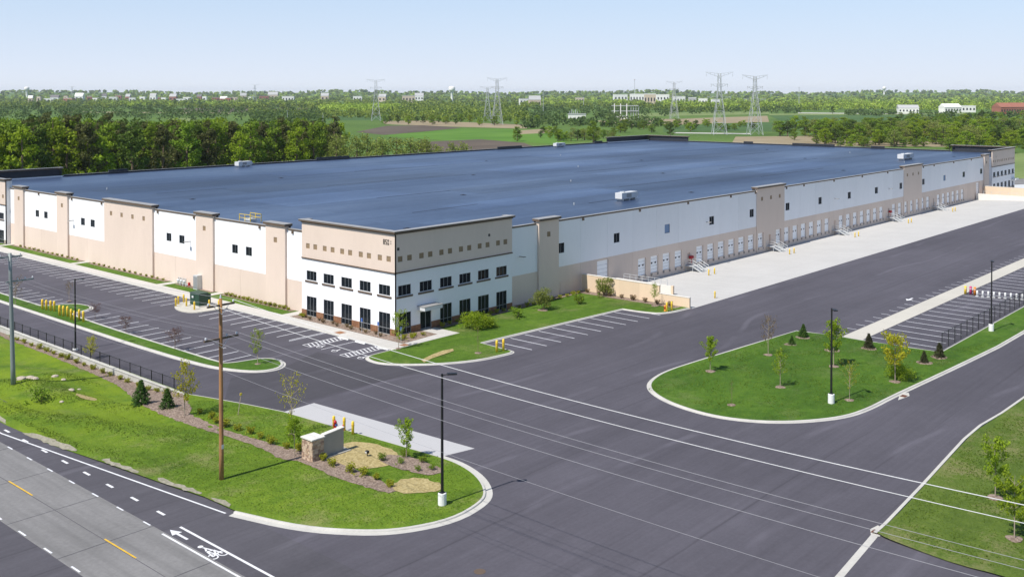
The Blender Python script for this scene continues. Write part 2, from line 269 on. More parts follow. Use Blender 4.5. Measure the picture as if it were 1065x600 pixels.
# ------------------------------------------------------------------ mesh helpers
class MB:
    def __init__(s): s.v = []; s.f = []
    def add(s, v, f):
        k = len(s.v); s.v += v; s.f += [tuple(i + k for i in q) for q in f]; return s
    def box(s, x0, x1, y0, y1, z0, z1):
        return s.add([(x0, y0, z0), (x1, y0, z0), (x1, y1, z0), (x0, y1, z0), (x0, y0, z1), (x1, y0, z1), (x1, y1, z1), (x0, y1, z1)],
                     [(3, 2, 1, 0), (4, 5, 6, 7), (0, 1, 5, 4), (1, 2, 6, 5), (2, 3, 7, 6), (3, 0, 4, 7)])
    def prism(s, poly, z0, z1):
        n = len(poly)
        a = sum(poly[i][0] * poly[(i + 1) % n][1] - poly[(i + 1) % n][0] * poly[i][1] for i in range(n))
        if a < 0: poly = poly[::-1]
        return s.add([(x, y, z0) for x, y in poly] + [(x, y, z1) for x, y in poly],
                     [tuple(range(n))[::-1], tuple(range(n, 2 * n))] + [(i, (i + 1) % n, n + (i + 1) % n, n + i) for i in range(n)])
    def tube(s, pts, rad, n=8, cap=True):
        pts = [Vector(p) for p in pts]
        if not isinstance(rad, (list, tuple)): rad = [rad] * len(pts)
        V = []; Fc = []
        for i, p in enumerate(pts):
            d = (pts[min(i + 1, len(pts) - 1)] - pts[max(i - 1, 0)]).normalized()
            a = d.orthogonal().normalized() if abs(d.z) < 0.99 else Vector((1, 0, 0)); b = d.cross(a).normalized(); a = b.cross(d)
            for k in range(n):
                t = 2 * math.pi * k / n; V.append(tuple(p + (a * math.cos(t) + b * math.sin(t)) * rad[i]))
        for i in range(len(pts) - 1):
            for k in range(n): Fc.append((i * n + k, i * n + (k + 1) % n, (i + 1) * n + (k + 1) % n, (i + 1) * n + k))
        if cap: Fc += [tuple(range(n))[::-1], tuple(range((len(pts) - 1) * n, len(pts) * n))]
        return s.add(V, Fc)
    def lathe(s, prof, n=12, c=(0, 0)):
        V = []; Fc = []
        for r, z in prof:
            for k in range(n):
                t = 2 * math.pi * k / n; V.append((c[0] + r * math.cos(t), c[1] + r * math.sin(t), z))
        for i in range(len(prof) - 1):
            for k in range(n): Fc.append((i * n + k, i * n + (k + 1) % n, (i + 1) * n + (k + 1) % n, (i + 1) * n + k))
        Fc += [tuple(range(n))[::-1], tuple(range((len(prof) - 1) * n, len(prof) * n))]
        return s.add(V, Fc)
    def wall(s, ax, pos, u0, u1, z0, z1, holes=(), depth=0.3):
        # a relief sheet facing -X ('x') or -Y ('y'): cells between openings, with reveals of the given depth
        us = sorted({u0, u1} | {min(max(h[i], u0), u1) for h in holes for i in (0, 1)}); zs = sorted({z0, z1} | {min(max(h[i], z0), z1) for h in holes for i in (2, 3)})
        pt = (lambda u, z, d: (pos + d, u, z)) if ax == 'x' else (lambda u, z, d: (u, pos + d, z))
        solid = {}
        for i in range(len(us) - 1):
            for j in range(len(zs) - 1):
                cu, cz = (us[i] + us[i + 1]) / 2, (zs[j] + zs[j + 1]) / 2
                solid[i, j] = not any(h[0] < cu < h[1] and h[2] < cz < h[3] for h in holes)
        for (i, j), ok in solid.items():
            if not ok: continue
            a, b, c, d = us[i], us[i + 1], zs[j], zs[j + 1]
            s.add([pt(a, c, 0), pt(b, c, 0), pt(b, d, 0), pt(a, d, 0)], [(0, 1, 2, 3)] if ax == 'y' else [(3, 2, 1, 0)])
            for (di, dj, e) in ((-1, 0, ((a, c), (a, d))), (1, 0, ((b, c), (b, d))), (0, -1, ((a, c), (b, c))), (0, 1, ((a, d), (b, d)))):
                if not solid.get((i + di, j + dj), False):
                    (p, q), (r, w) = e
                    s.add([pt(p, q, 0), pt(r, w, 0), pt(r, w, depth), pt(p, q, depth)], [(0, 1, 2, 3)])
        return s
    def bx(s, ax, pos, u0, u1, z0, z1, d0, d1):
        return s.box(pos + d0, pos + d1, u0, u1, z0, z1) if ax == 'x' else s.box(u0, u1, pos + d0, pos + d1, z0, z1)
COL = scene.collection.objects
def link(o, parent=None):
    COL.link(o)
    if parent is not None:
        o.parent = parent
    return o
def np_mesh(name, V, Q, mat):
    me = bpy.data.meshes.new(name); V = np.asarray(V, np.float32); Q = np.asarray(Q, np.int32)
    me.vertices.add(len(V)); me.vertices.foreach_set('co', V.ravel()); k = Q.shape[1]
    me.loops.add(Q.size); me.loops.foreach_set('vertex_index', Q.ravel()); me.polygons.add(len(Q))
    me.polygons.foreach_set('loop_start', np.arange(0, Q.size, k, dtype=np.int32)); me.update(calc_edges=True)
    me.materials.append(mat); return me
def mesh(name, mb, mat):
    me = bpy.data.meshes.new(name); me.from_pydata(mb.v, [], mb.f); me.materials.append(M[mat] if isinstance(mat, str) else mat); return me
def obj(name, mb, mat, parent=None, smooth=False):
    me = mb if isinstance(mb, bpy.types.Mesh) else mesh(name, mb, mat)
    if smooth:
        for p in me.polygons: p.use_smooth = True
    return link(bpy.data.objects.new(name, me), parent)
def wpart(name, mb, mat, parent):            # part whose vertices are in world coordinates under a placed root
    o = obj(name, mb, mat, parent)
    r = parent; t = Vector((0, 0, 0))
    while r is not None: t += r.location; r = r.parent
    o.location = -t if True else o.location
    return o
def tag(o, label, cat, group=None):
    o['label'] = label; o['category'] = cat
    if group: o['group'] = group
    return o
def empty(name, loc, label, cat, group=None, rz=0.0):
    o = bpy.data.objects.new(name, None); o.location = loc; o.rotation_euler = (0, 0, rz); o.empty_display_size = 0.3; COL.link(o)
    return tag(o, label, cat, group)
def struct(name, mb, mat, parent=None):
    o = obj(name, mb, mat, parent)
    if parent is None: o['kind'] = 'structure'
    return o
def dup(root, loc, rz=None, label=None, sc=None):
    c = root.copy(); COL.link(c); c.location = loc
    if rz is not None: c.rotation_euler = (0, 0, rz)
    if sc is not None: c.scale = sc if not isinstance(sc, (int, float)) else (sc, sc, sc)
    if label: c['label'] = label
    for ch in root.children:
        d = ch.copy(); COL.link(d); d.parent = c
        for g2 in ch.children:
            e = g2.copy(); COL.link(e); e.parent = d
    return c
def smooth_poly(pts, it=2, keep=()):
    # Chaikin on a closed outline except at kept corner indices
    P_ = [(p[0], p[1], (i in keep)) for i, p in enumerate(pts)]
    for _ in range(it):
        out = []
        for i in range(len(P_)):
            a, b, c = P_[i - 1], P_[i], P_[(i + 1) % len(P_)]
            if b[2]: out.append(b)
            else:
                out.append((b[0] * .75 + a[0] * .25, b[1] * .75 + a[1] * .25, False)); out.append((b[0] * .75 + c[0] * .25, b[1] * .75 + c[1] * .25, False))
        P_ = out
    return [(p[0], p[1]) for p in P_]
def sheet(outline, zf, step=0.0):
    n = len(outline); vs = [Vector(p) for p in outline]
    if step:
        xs = [p[0] for p in outline]; ys = [p[1] for p in outline]
        x = min(xs) + step / 2
        while x < max(xs):
            y = min(ys) + step / 2
            while y < max(ys):
                if inside(x, y, outline): vs.append(Vector((x + rng.uniform(-.1, .1) * step, y + rng.uniform(-.1, .1) * step)))
                y += step
            x += step
    r = delaunay_2d_cdt(vs, [(i, (i + 1) % n) for i in range(n)], [], 1, 1e-5)
    mb = MB(); mb.v = [(p.x, p.y, zf(p.x, p.y)) for p in r[0]]; mb.f = []
    for f in r[2]:
        a, b, c = (r[0][i] for i in f[:3]); mb.f.append(tuple(f) if (b - a).cross(c - a) > 0 else tuple(f[::-1]))
    return mb
def inside(x, y, poly):
    c = False; j = len(poly) - 1
    for i in range(len(poly)):
        if (poly[i][1] > y) != (poly[j][1] > y) and x < (poly[j][0] - poly[i][0]) * (y - poly[i][1]) / (poly[j][1] - poly[i][1]) + poly[i][0]: c = not c
        j = i
    return c
def offset_line(pts, d, closed):
    out = []; n = len(pts)
    for i in range(n):
        a = Vector(pts[i - 1] if (closed or i > 0) else pts[i]); b = Vector(pts[i]); c = Vector(pts[(i + 1) % n] if (closed or i < n - 1) else pts[i])
        t = ((b - a).normalized() if (b - a).length > 1e-6 else Vector((0, 0))) + ((c - b).normalized() if (c - b).length > 1e-6 else Vector((0, 0)))
        t = t.normalized(); nn = Vector((t.y, -t.x)); out.append((b.x + nn.x * d, b.y + nn.y * d))
    return out
def kerb(name, line, closed, width=0.22, z1=0.14, gutter=0.0, side=1, zf=None):
    # sweep: inner edge on the line, kerb block outward by width, then gutter pan
    zf = zf or (lambda x, y: 0.0)
    prof = [(0.0, -0.1), (0.0, z1), (width * 0.85, z1 - 0.005), (width, z1 - 0.03), (width + 0.03, 0.012)]
    if gutter: prof += [(width + gutter, 0.010), (width + gutter + 0.002, -0.02)]
    else: prof += [(width + 0.032, -0.02)]
    rings = [offset_line(line, side * d, closed) for d, _ in prof]; n = len(line); mb = MB()
    for (d, z), ring in zip(prof, rings): mb.v += [(x, y, z + zf(x, y)) for x, y in ring]
    for k in range(len(prof) - 1):
        for i in range(n if closed else n - 1): mb.f.append((k * n + i, k * n + (i + 1) % n, (k + 1) * n + (i + 1) % n, (k + 1) * n + i))
    return struct(name, mb, 'kerb_concrete')
def rect(x0, x1, y0, y1, z): return MB().add([(x0, y0, z), (x1, y0, z), (x1, y1, z), (x0, y1, z)], [(0, 1, 2, 3)])

# ------------------------------------------------------------------ ground, yard, road
# the far ground: a sheet to the horizon, with the built site let into it (hole left for the lawn that drops below the drive)
site = [(-60, -80), (430, -80), (430, 420), (-60, 420)]
gm = MB()
B_ = 13000
gm.add([(-B_, -B_, -0.06), (B_, -B_, -0.06), (B_, -80, -0.06), (-B_, -80, -0.06)], [(0, 1, 2, 3)])
gm.add([(-B_, 420, -0.06), (B_, 420, -0.06), (B_, B_, -0.06), (-B_, B_, -0.06)], [(0, 1, 2, 3)])
gm.add([(-B_, -80, -0.06), (-60, -80, -0.06), (-60, 420, -0.06), (-B_, 420, -0.06)], [(0, 1, 2, 3)])
gm.add([(430, -80, -0.06), (B_, -80, -0.06), (B_, 420, -0.06), (430, 420, -0.06)], [(0, 1, 2, 3)])
gm.add([(90, 246.5, -0.06), (430, 246.5, -0.06), (430, 420, -0.06), (90, 420, -0.06)], [(0, 1, 2, 3)])
gm.add([(-60, -80, -0.06), (8, -80, -0.06), (8, 420, -0.06), (-60, 420, -0.06)], [(0, 1, 2, 3)])
gm.add([(400, -80, -0.06), (430, -80, -0.06), (430, 246.5, -0.06), (400, 246.5, -0.06)], [(0, 1, 2, 3)])
struct('ground', gm, 'far_grass')

road = MB(); road.add([(8, -80, 0), (43.6, -80, 0), (43.6, 420, 0), (8, 420, 0)], [(0, 1, 2, 3)])
road_o = struct('road', road, 'old_asphalt')
yard = MB()
yard.add([(43.6, -80, 0), (57.45, -80, 0), (57.45, 74, 0), (43.6, 74, 0)], [(0, 1, 2, 3)])
yard.add([(57.45, -80, 0), (400, -80, 0), (400, 79.4, 0), (57.45, 79.4, 0)], [(0, 1, 2, 3)])
yard.add([(57.45, 79.4, 0), (130.2, 79.4, 0), (130.2, 101, 0), (57.45, 101, 0)], [(0, 1, 2, 3)])
yard.add([(57.45, 101, 0), (89.9, 101, 0), (89.9, 420, 0), (57.45, 420, 0)], [(0, 1, 2, 3)])
yard_o = struct('asphalt_yard', yard, 'asphalt')
# a darker, newer strip of paving across the mouth of the car park
nw = [P(314, 418.5), P(388, 398), P(444, 387.5), P(392, 378), P(330, 366), P(297, 381), P(240, 393), P(233, 417), P(258, 421), P(295, 428)]
struct('paving_patch', sheet([(float(x), float(y)) for x, y in nw], lambda x, y: 0.004), 'new_asphalt')
# dock apron: sloping concrete in front of the dock doors, in slabs
APZ = lambda y: -1.0 * (min(max((y - 79.4) / 20.8, 0), 1))
ap = MB(); ap.add([(130.2, 79.4, 0.004), (372, 79.4, 0.004), (372, 100.4, -1.0), (130.2, 100.4, -1.0)], [(0, 1, 2, 3)])
struct('dock_apron', ap, 'apron_concrete')
# concrete lanes of the road, slab by slab
road_c = MB()
ys = [-79.0] + [y for y in [69.2 - 8.35 * k for k in range(17, 0, -1)]] + [69.2 + 8.35 * k for k in range(0, 42)]
for k in range(len(ys) - 1):
    for (xa, xb, off) in ((31.05, 34.60, 0.6 if False else 0.0), (34.66, 38.15, 0.0)):
        o = struct('road_slab', MB().box(xa, xb, ys[k] + 0.035, ys[k + 1] - 0.035, -0.05, 0.012 + rng.uniform(0, 0.004)), 'road_concrete', road_o)
def marking(name, mb, mat, parent): o = obj(name, mb, mat, parent); return o
def strip(x0, y0, x1, y1, w, z):
    d = Vector((x1 - x0, y1 - y0)).normalized() * (w / 2); return MB().add([(x0 - d.y, y0 + d.x, z), (x0 + d.y, y0 - d.x, z), (x1 + d.y, y1 - d.x, z), (x1 - d.y, y1 + d.x, z)], [(0, 1, 2, 3)])
RM = lambda mb, m='marking_white', n='lane_line': marking(n, mb, m, road_o)
RM(strip(40.0, 260, 39.2, 98.8, 0.14, 0.006), n='edge_line'); RM(strip(39.2, 98.8, 43.0, 67.2, 0.16, 0.006), n='edge_line')
for k in range(-1, 14): RM(strip(39.75 + 0.01 * k, 70.4 + 4.03 * k, 39.76 + 0.01 * k, 71.5 + 4.03 * k, 0.22, 0.006), n='lane_dash') if k >= 0 else None
RM(strip(39.42, 67.6, 39.2, 30, 0.2, 0.006)); RM(strip(37.92, 67.5, 37.75, 30, 0.17, 0.018), n='edge_line')
for k in range(0, 22):
    RM(strip(38.08, 69.5 + 4.03 * k, 38.08, 70.5 + 4.03 * k, 0.13, 0.018), 'stall_white', 'lane_dash')
    RM(strip(31.2, 66.2 + 4.2 * k, 31.2, 67.4 + 4.2 * k, 0.14, 0.018), 'stall_white', 'lane_dash')
for k in range(-2, 9): RM(strip(34.72, 65.3 + 16.4 * k, 34.72, 69.8 + 16.4 * k, 0.13, 0.0185), 'marking_yellow', 'centre_dash')
# bicycle-lane arrow and bicycle, painted flat
ar = MB().add([(38.55, 65.3, .006), (38.75, 65.3, .006), (38.75, 66.7, .006), (38.55, 66.7, .006)], [(0, 1, 2, 3)])
ar.add([(38.25, 66.7, .006), (39.05, 66.7, .006), (38.65, 67.7, .006)], [(0, 1, 2)])
RM(ar, n='lane_arrow')
bk = MB()
def ring(mb, cx, cy, r, w, z, n=20, sy=1.0):
    V = []; 
    for k in range(n):
        t = 2 * math.pi * k / n; V += [(cx + (r - w) * math.cos(t), cy + sy * (r - w) * math.sin(t), z), (cx + r * math.cos(t), cy + sy * r * math.sin(t), z)]
    mb.add(V, [(2 * k, 2 * k + 1, 2 * ((k + 1) % n) + 1, 2 * ((k + 1) % n)) for k in range(n)])
ring(bk, 38.35, 61.5, 0.36, 0.1, .006, sy=1.2); ring(bk, 39.1, 61.5, 0.36, 0.1, .0062, sy=1.2)
for a, b in (((38.35, 61.5), (38.5, 62.5)), ((39.1, 61.5), (38.95, 62.4)), ((38.5, 62.5), (38.95, 62.4)), ((38.72, 61.7), (38.5, 62.5)), ((38.35, 61.5), (38.72, 61.7)), ((38.72, 61.7), (38.95, 62.4)), ((38.9, 62.4), (38.65, 63.3)), ((38.5, 62.6), (38.72, 63.1))):
    bk.add(strip(*a, *b, 0.13, 0.0066 + 0.0001 * len(bk.f)).v, [(0, 1, 2, 3)])
hd = MB(); ring(hd, 38.62, 63.55, 0.2, 0.19, 0.0075, 12); bk.add(hd.v, hd.f)
RM(bk, n='bicycle_symbol')

YM = lambda mb, m='stall_white', n='stall_line': marking(n, mb, m, yard_o)
# stall lines (each its own painted piece)
y = 95.0
far_y = [94.9 + 2.68 * k for k in range(0, 47)]
for yy in far_y:
    if 130.6 < yy < 140.0: continue
    if yy < 108: continue
    YM(strip(78.8, yy, 84.5, yy, 0.14, 0.005))
for x0, yy in ((78.5, 107.9),): YM(strip(x0, yy, 84.4, yy, 0.11, 0.005))
for yy in [105.7 + 2.72 * k for k in range(0, 14)] + [153.6 + 2.72 * k for k in range(0, 26)]: YM(strip(66.75, yy, 71.3, yy, 0.14, 0.005))
# accessible bays: hatched aisles
def hatch(y0, y1):
    mb = MB()
    for a in (y0, y1): mb.add(strip(78.5, a, 84.3, a, 0.12, 0.005).v, [(0, 1, 2, 3)])
    for k in range(9):
        xa = 78.7 + k * 0.6; mb.add(strip(xa, y0 + .07, xa + 0.55, y1 - .07, 0.16, 0.0052).v, [(0, 1, 2, 3)])
    mb.add(strip(78.5, y0, 78.5, y1, 0.1, 0.0054).v, [(0, 1, 2, 3)])
    YM(mb, 'marking_white', 'hatched_aisle')
hatch(103.4, 105.0); hatch(96.0, 97.6); YM(strip(78.6, 101.4, 84.2, 101.4, 0.11, 0.005))
for yy in (102.6, 99.6, 94.6):
    mb = MB(); ring(mb, 79.3, yy, 0.42, 0.11, 0.0055, 16); mb.add(strip(79.5, yy - .1, 80.3, yy + .1, 0.16, 0.0057).v, [(0, 1, 2, 3)]); mb.add(strip(79.4, yy + .1, 79.5, yy + .65, 0.12, 0.0059).v, [(0, 1, 2, 3)])
    YM(mb, 'marking_white', 'wheelchair_symbol')
for k in range(0, 11): YM(strip(96.0 + 2.72 * k, 81.6 - 0.12 * k, 96.0 + 2.72 * k, 87.7 - 0.12 * k, 0.14, 0.005))
for k in range(0, 90): YM(strip(130.4 + 3.0 * k, 55.7, 130.4 + 3.0 * k, 57.0, 0.13, 0.005))
for k in range(0, 60): YM(strip(130.6 + 3.05 * k, 44.0, 130.6 + 3.05 * k, 52.5, 0.15, 0.005))
mb = MB(); mb.add(strip(158.2, 57.7, 159.7, 57.7, 0.3, 0.005).v, [(0, 1, 2, 3)]); mb.add([(158.4, 57.1, .0055), (158.4, 58.3, .0055), (157.2, 57.7, .0055)], [(0, 1, 2)]); YM(mb, 'marking_white', 'lane_arrow')
for (x0, x1, y0, y1) in ((62.5, 70.0, 45.0, 45.8),): pass

# concrete crossing pad, yard strip, flush kerb at the far corner
pad = [(60.5, 84.3), (64.5, 84.4), (65.8, 62.7), (62.3, 63.5)]
pd_ = MB()
pr = Vector(pad[0]); 
struct('concrete_pad', MB().add([(x, y, 0.006) for x, y in pad], [(0, 1, 2, 3)]), 'pad_concrete')
struct('concrete_strip', rect(128.2, 395, 52.75, 55.5, 0.006), 'strip_concrete')
fk = [P(874, 605), P(880, 600), (66.5, 27.85), (71.6, 28.55), (72.4, 28.75)]
struct('flush_kerb', MB().add([(fk[0][0] - 6, 27.0, .007), (71.9, 28.35, .007), (71.9, 28.85, .007), (fk[0][0] - 6, 27.5, .007)], [(0, 1, 2, 3)]), 'kerb_concrete')
cb = [P(*q) for q in ((905, 550), (913, 546), (921, 551), (915, 557.5), (906, 558))]
o = struct('drain_apron', MB().prism(cb, -0.02, 0.012), 'kerb_concrete')
g_ = P(911.3, 553); o = tag(obj('storm_drain', MB().box(g_[0] - .32, g_[0] + .32, g_[1] - .3, g_[1] + .3, 0.013, 0.03), 'rust_iron'), 'rusty square drain grate at the kerb end beside right lawn', 'drain')

g_ = P(940, 411.8); struct('drain_apron', MB().prism([P(934, 416), P(936, 409.6), P(945, 408.2), P(946, 411.6)], -0.02, 0.011), 'kerb_concrete')
tag(obj('storm_drain', MB().box(g_[0] - .4, g_[0] + .4, g_[1] - .28, g_[1] + .28, 0.012, 0.03), 'rust_iron'), 'small dark drain grate at the kerb of the large island', 'drain')
g_ = P(499, 594); tag(obj('manhole_cover', MB().lathe([(.4, .001), (.4, .012), (.3, .016), (0, .016)], 20, g_), 'cornice_brown'), 'dark round manhole cover in the asphalt at the bottom edge', 'manhole cover')
# ------------------------------------------------------------------ lawns, islands, kerbs
west = [(40.4, 420), (40.5, 100.7), (40.9, 92.2), (41.8, 84.3), (42.8, 75.8), (43.5, 71), (43.6, 66.8), (45.3, 60.8), (47.8, 56.9), (50.0, 54.9), (53.6, 53.5), (57.2, 54.0), (59.0, 55.1), (60.9, 57.8), (61.9, 61.0), (61.9, 63.5), (61.2, 73), (60.4, 84.2), (59.4, 88.8), (58.1, 93.8), (57.4, 96.2), (57.4, 420)]
def smoothseg(pts, i0, i1, it=2):
    seg = pts[i0:i1 + 1]
    for _ in range(it):
        out = [seg[0]]
        for a, b in zip(seg[:-1], seg[1:]): out += [(a[0] * .75 + b[0] * .25, a[1] * .75 + b[1] * .25), (a[0] * .25 + b[0] * .75, a[1] * .25 + b[1] * .75)]
        out.append(seg[-1]); seg = out
    return pts[:i0] + seg + pts[i1 + 1:], seg
west, wk = smoothseg(west, 6, 15)
def ss(a, b, x): t = min(max((x - a) / (b - a), 0), 1); return t * t * (3 - 2 * t)
def zwest(x, y):
    z = 0.115 * ss(0, 1.2, x - 40.6) if y > 67 else 0.115
    dip = ss(96, 104, y) * ss(41.5, 50, x); z -= 0.82 * dip
    z += 0.16 * math.sin(x * 0.9 + y * 0.31) * ss(75, 95, y) * ss(41.5, 44, x) * (1 - ss(53, 56.5, x))
    z += 1.1 * math.exp(-((x - 48.6) / 3.0) ** 2 - ((y - 112) / 7.0) ** 2)       # the small mound behind the steel pole
    if y > 66.9: z += 0.03 * (1 - ss(40.6, 42, x)) * 0
    return z + 0.006
wl = sheet(west, zwest, 1.6); o = struct('west_lawn', wl, 'rough_grass')
kerb('kerb', wk, False, 0.2, 0.13, 0.55, side=1)
# drive-side edging from pad to fence, thin
kerb('kerb', [(61.95, 63.6), (61.2, 73), (60.45, 84.2), (59.45, 88.8), (58.15, 93.8), (57.45, 96.2)], False, 0.12, 0.125, 0.0, side=1)

def island(name, outline, mat, keep=(), it=2, width=0.2, gutter=0.0, z=0.12, closed=True, zf=None):
    pts = smooth_poly(outline, it, keep)
    a = sum(pts[i][0] * pts[(i + 1) % len(pts)][1] - pts[(i + 1) % len(pts)][0] * pts[i][1] for i in range(len(pts)))
    if a < 0: pts = pts[::-1]
    zz = (lambda x, y: z + (zf(x, y) if zf else 0) + 0.04 * math.sin(x * .7) * math.sin(y * .8))
    o = struct(name, sheet(pts, zz, 2.2), mat); kerb('kerb', pts, True, width, z + 0.01, gutter, 1, zf); return pts
strip_out = [(64.4, 300), (64.4, 126), (64.4, 120), (64.7, 109), (65.3, 103.3), (67.2, 98.8), (69.5, 98.0), (71.2, 99.2), (71.9, 101.4), (71.2, 102.8), (70.3, 103.3), (66.9, 104.0), (66.4, 105.7), (66.4, 144.2), (68.2, 145.1), (70.2, 145.6), (71.2, 147.2), (71.2, 149.4), (70.5, 151.6), (66.6, 152.7), (66.5, 155), (66.5, 300)]
island('car_park_strip', strip_out, 'island_grass', keep=(0, 21), it=2, width=0.3, gutter=0.3)
front = [(84.6, 94.2), (80.8, 94.3), (79.7, 93.7), (79.2, 92.4), (79.2, 90.6), (80.6, 88.3), (83.6, 85.4), (87.8, 83.1), (92.0, 82.55), (93.2, 82.55), (93.6, 83.2), (93.6, 84.5), (93.9, 88.6), (98.0, 88.5), (122.9, 86.9), (123.2, 83.2), (124.2, 80.6), (129.9, 79.9), (129.9, 100.0), (112.2, 100.0), (112.2, 98.9), (96.0, 98.9), (96.0, 94.2)]
def zfront(x, y): return 0.0
fpts = island('front_lawn', front, 'lawn_grass', keep=(0, 12, 13, 14, 17, 18, 19, 20, 21, 22), it=2, width=0.2, gutter=0.25)
big = [(92.5, 61.7), (95.1, 62.8), (98.6, 63.4), (104.3, 63.1), (126.9, 61.2), (127.2, 58.9), (127.7, 55.1), (127.6, 49.6), (128.2, 42.7), (395, 42.3), (395, 37.2), (144.7, 38.1), (121, 39.5), (106.2, 40.6), (100.8, 40.75), (96.7, 41.4), (93.4, 43.2), (90.7, 45.5), (88.9, 48.3), (88.05, 51.6), (88.7, 56.1), (90.4, 59.6)]
island('large_island', big, 'island_grass', keep=(4, 8, 9, 10), it=2, width=0.22, gutter=0.28)
east = [(72.2, 28.5), (74.4, 28.55), (83.6, 29.15), (97.4, 30.2), (102.5, 30.3), (107.9, 29.9), (115, 29.7), (160, 28.8), (395, 26), (395, -70), (71.0, -70), (71.3, 19.8), (71.1, 22.5), (71.5, 25.6), (71.8, 27.7)]
es = smooth_poly(east, 1, keep=(0, 8, 9, 10))
struct('east_lawn', sheet(es[::-1] if False else es, lambda x, y: 0.11 + 0.05 * math.sin(x * .5) * math.sin(y * .6), 3.0), 'verge_grass')
kerb('kerb', [(72.2, 28.55), (74.4, 28.6), (83.6, 29.2), (97.4, 30.25), (102.5, 30.35), (107.9, 29.95), (115, 29.75), (160, 28.85), (395, 26.05)], False, 0.28, 0.13, 0.0, side=-1)
# pavement along the left facade and the entrance path
struct('sidewalk', MB().box(84.6, 87.0, 94.3, 246, -0.05, 0.14), 'walk_concrete')
struct('entrance_path', MB().prism([(87.003, 94.2), (95.9, 94.2), (95.9, 99.0), (93.6, 99.0), (93.6, 95.9), (87.003, 95.5)], -0.05, 0.143), 'walk_concrete')
kerb('kerb', [(84.57, 94.0), (84.57, 246)], False, 0.14, 0.142, 0.0, side=-1)
ybr = [119.4, 121.2, 141.0, 142.4, 154.6, 156.2, 186.0, 187.6, 219.6, 221.2]
for k in range(0, 10, 2): struct('facade_path', MB().box(87.003, 89.95, ybr[k], ybr[k + 1], -0.05, 0.138), 'walk_concrete')
for k in range(1, 9, 2): struct('facade_lawn', sheet([(87.02, ybr[k] + .02), (89.96, ybr[k] + .02), (89.96, ybr[k + 1] - .02), (87.02, ybr[k + 1] - .02)], lambda x, y: 0.13, 1.5), 'lawn_grass')
struct('facade_lawn', sheet([(87.02, 221.22), (89.96, 221.22), (89.96, 246), (87.02, 246)], lambda x, y: 0.13), 'lawn_grass')
struct('planting_bed', sheet([(87.02, 95.52), (93.55, 95.92), (93.55, 99.3), (88.9, 99.3), (88.9, 119.3), (87.02, 119.3)], lambda x, y: 0.15 + 0.03 * math.sin(3 * x) * math.sin(2.3 * y), 0.9), 'mulch')
struct('planting_bed', sheet([(96.1, 98.0), (111.9, 98.0), (119.0, 98.7), (129.6, 98.4), (129.6, 100.1), (112, 100.1), (112, 99.3), (96.1, 99.3)], lambda x, y: 0.15, 0.9), 'mulch')
struct('planting_bed', sheet([(128.2, 81), (129.8, 81), (129.8, 98.3), (127.9, 98.3)], lambda x, y: 0.15, 0.9), 'mulch')
for (a, b) in ((122.0, 140.5), (143.0, 154.0), (157, 185), (188, 219)): struct('planting_bed', sheet([(89.0, a), (89.96, a), (89.96, b), (89.0, b)], lambda x, y: 0.155, 0.9), 'mulch')
# kidney shaped transformer island, in stamped concrete
tfi = smooth_poly([(84.5, 140.3), (81.2, 139.6), (79.3, 137.6), (78.5, 134.3), (79.3, 131.6), (82.0, 131.2), (84.5, 131.0)], 2, keep=(0, 6))
struct('transformer_island', MB().prism(tfi, -0.02, 0.135), 'strip_concrete')
# beds on the west lawn follow the lawn's own relief
def bed(name, outline, mat, it=2, dz=0.03, step=0.8):
    p = smooth_poly(outline, it); q = []
    for a, b in zip(p, p[1:] + p[:1]):
        n = max(1, int(math.hypot(b[0] - a[0], b[1] - a[1]) / .45))
        for k in range(n): q.append((a[0] + (b[0] - a[0]) * k / n + rng.uniform(-.13, .13), a[1] + (b[1] - a[1]) * k / n + rng.uniform(-.13, .13)))
    return struct(name, sheet(q, lambda x, y: zwest(x, y) + dz, step), mat)
bed('gravel_bed', [(57.3, 146), (56.1, 145), (56.0, 125), (55.6, 110), (54.2, 102), (52.0, 97), (51.8, 92), (52.6, 89.6), (54.6, 91), (56.2, 95), (57.3, 98)], 'mulch', 1, step=1.0)
bed('planting_bed', [(51.9, 92.6), (52.3, 86), (52.7, 80), (52.9, 75.5), (52.3, 73.6), (53.2, 71.4), (52.9, 66), (53.4, 60.6), (54.6, 60.4), (54.9, 63.5), (55.3, 68), (55.1, 72.4), (53.9, 78), (53.6, 86), (53.6, 92)], 'mulch', 1)
bed('straw_patch', [(54.9, 66.6), (57.7, 64.7), (60.5, 66.5), (60.3, 71.5), (57.6, 72.5), (55.4, 72.3), (55.2, 69)], 'straw', 2, 0.036)
bed('straw_patch', [(53.9, 60.2), (55.9, 57.8), (57.8, 58.3), (57.6, 61.2), (55.6, 62.2)], 'straw', 1, 0.036)
bed('planting_bed', [(57.6, 66.5), (57.9, 61.6), (59.2, 60.2), (60.4, 61.0), (60.2, 66.0), (58.8, 67.4)], 'mulch', 2, 0.042)
bed('bare_patch', [(49.4, 105), (50.6, 103), (51.2, 104.6), (50.0, 107)], 'straw', 2, 0.03)
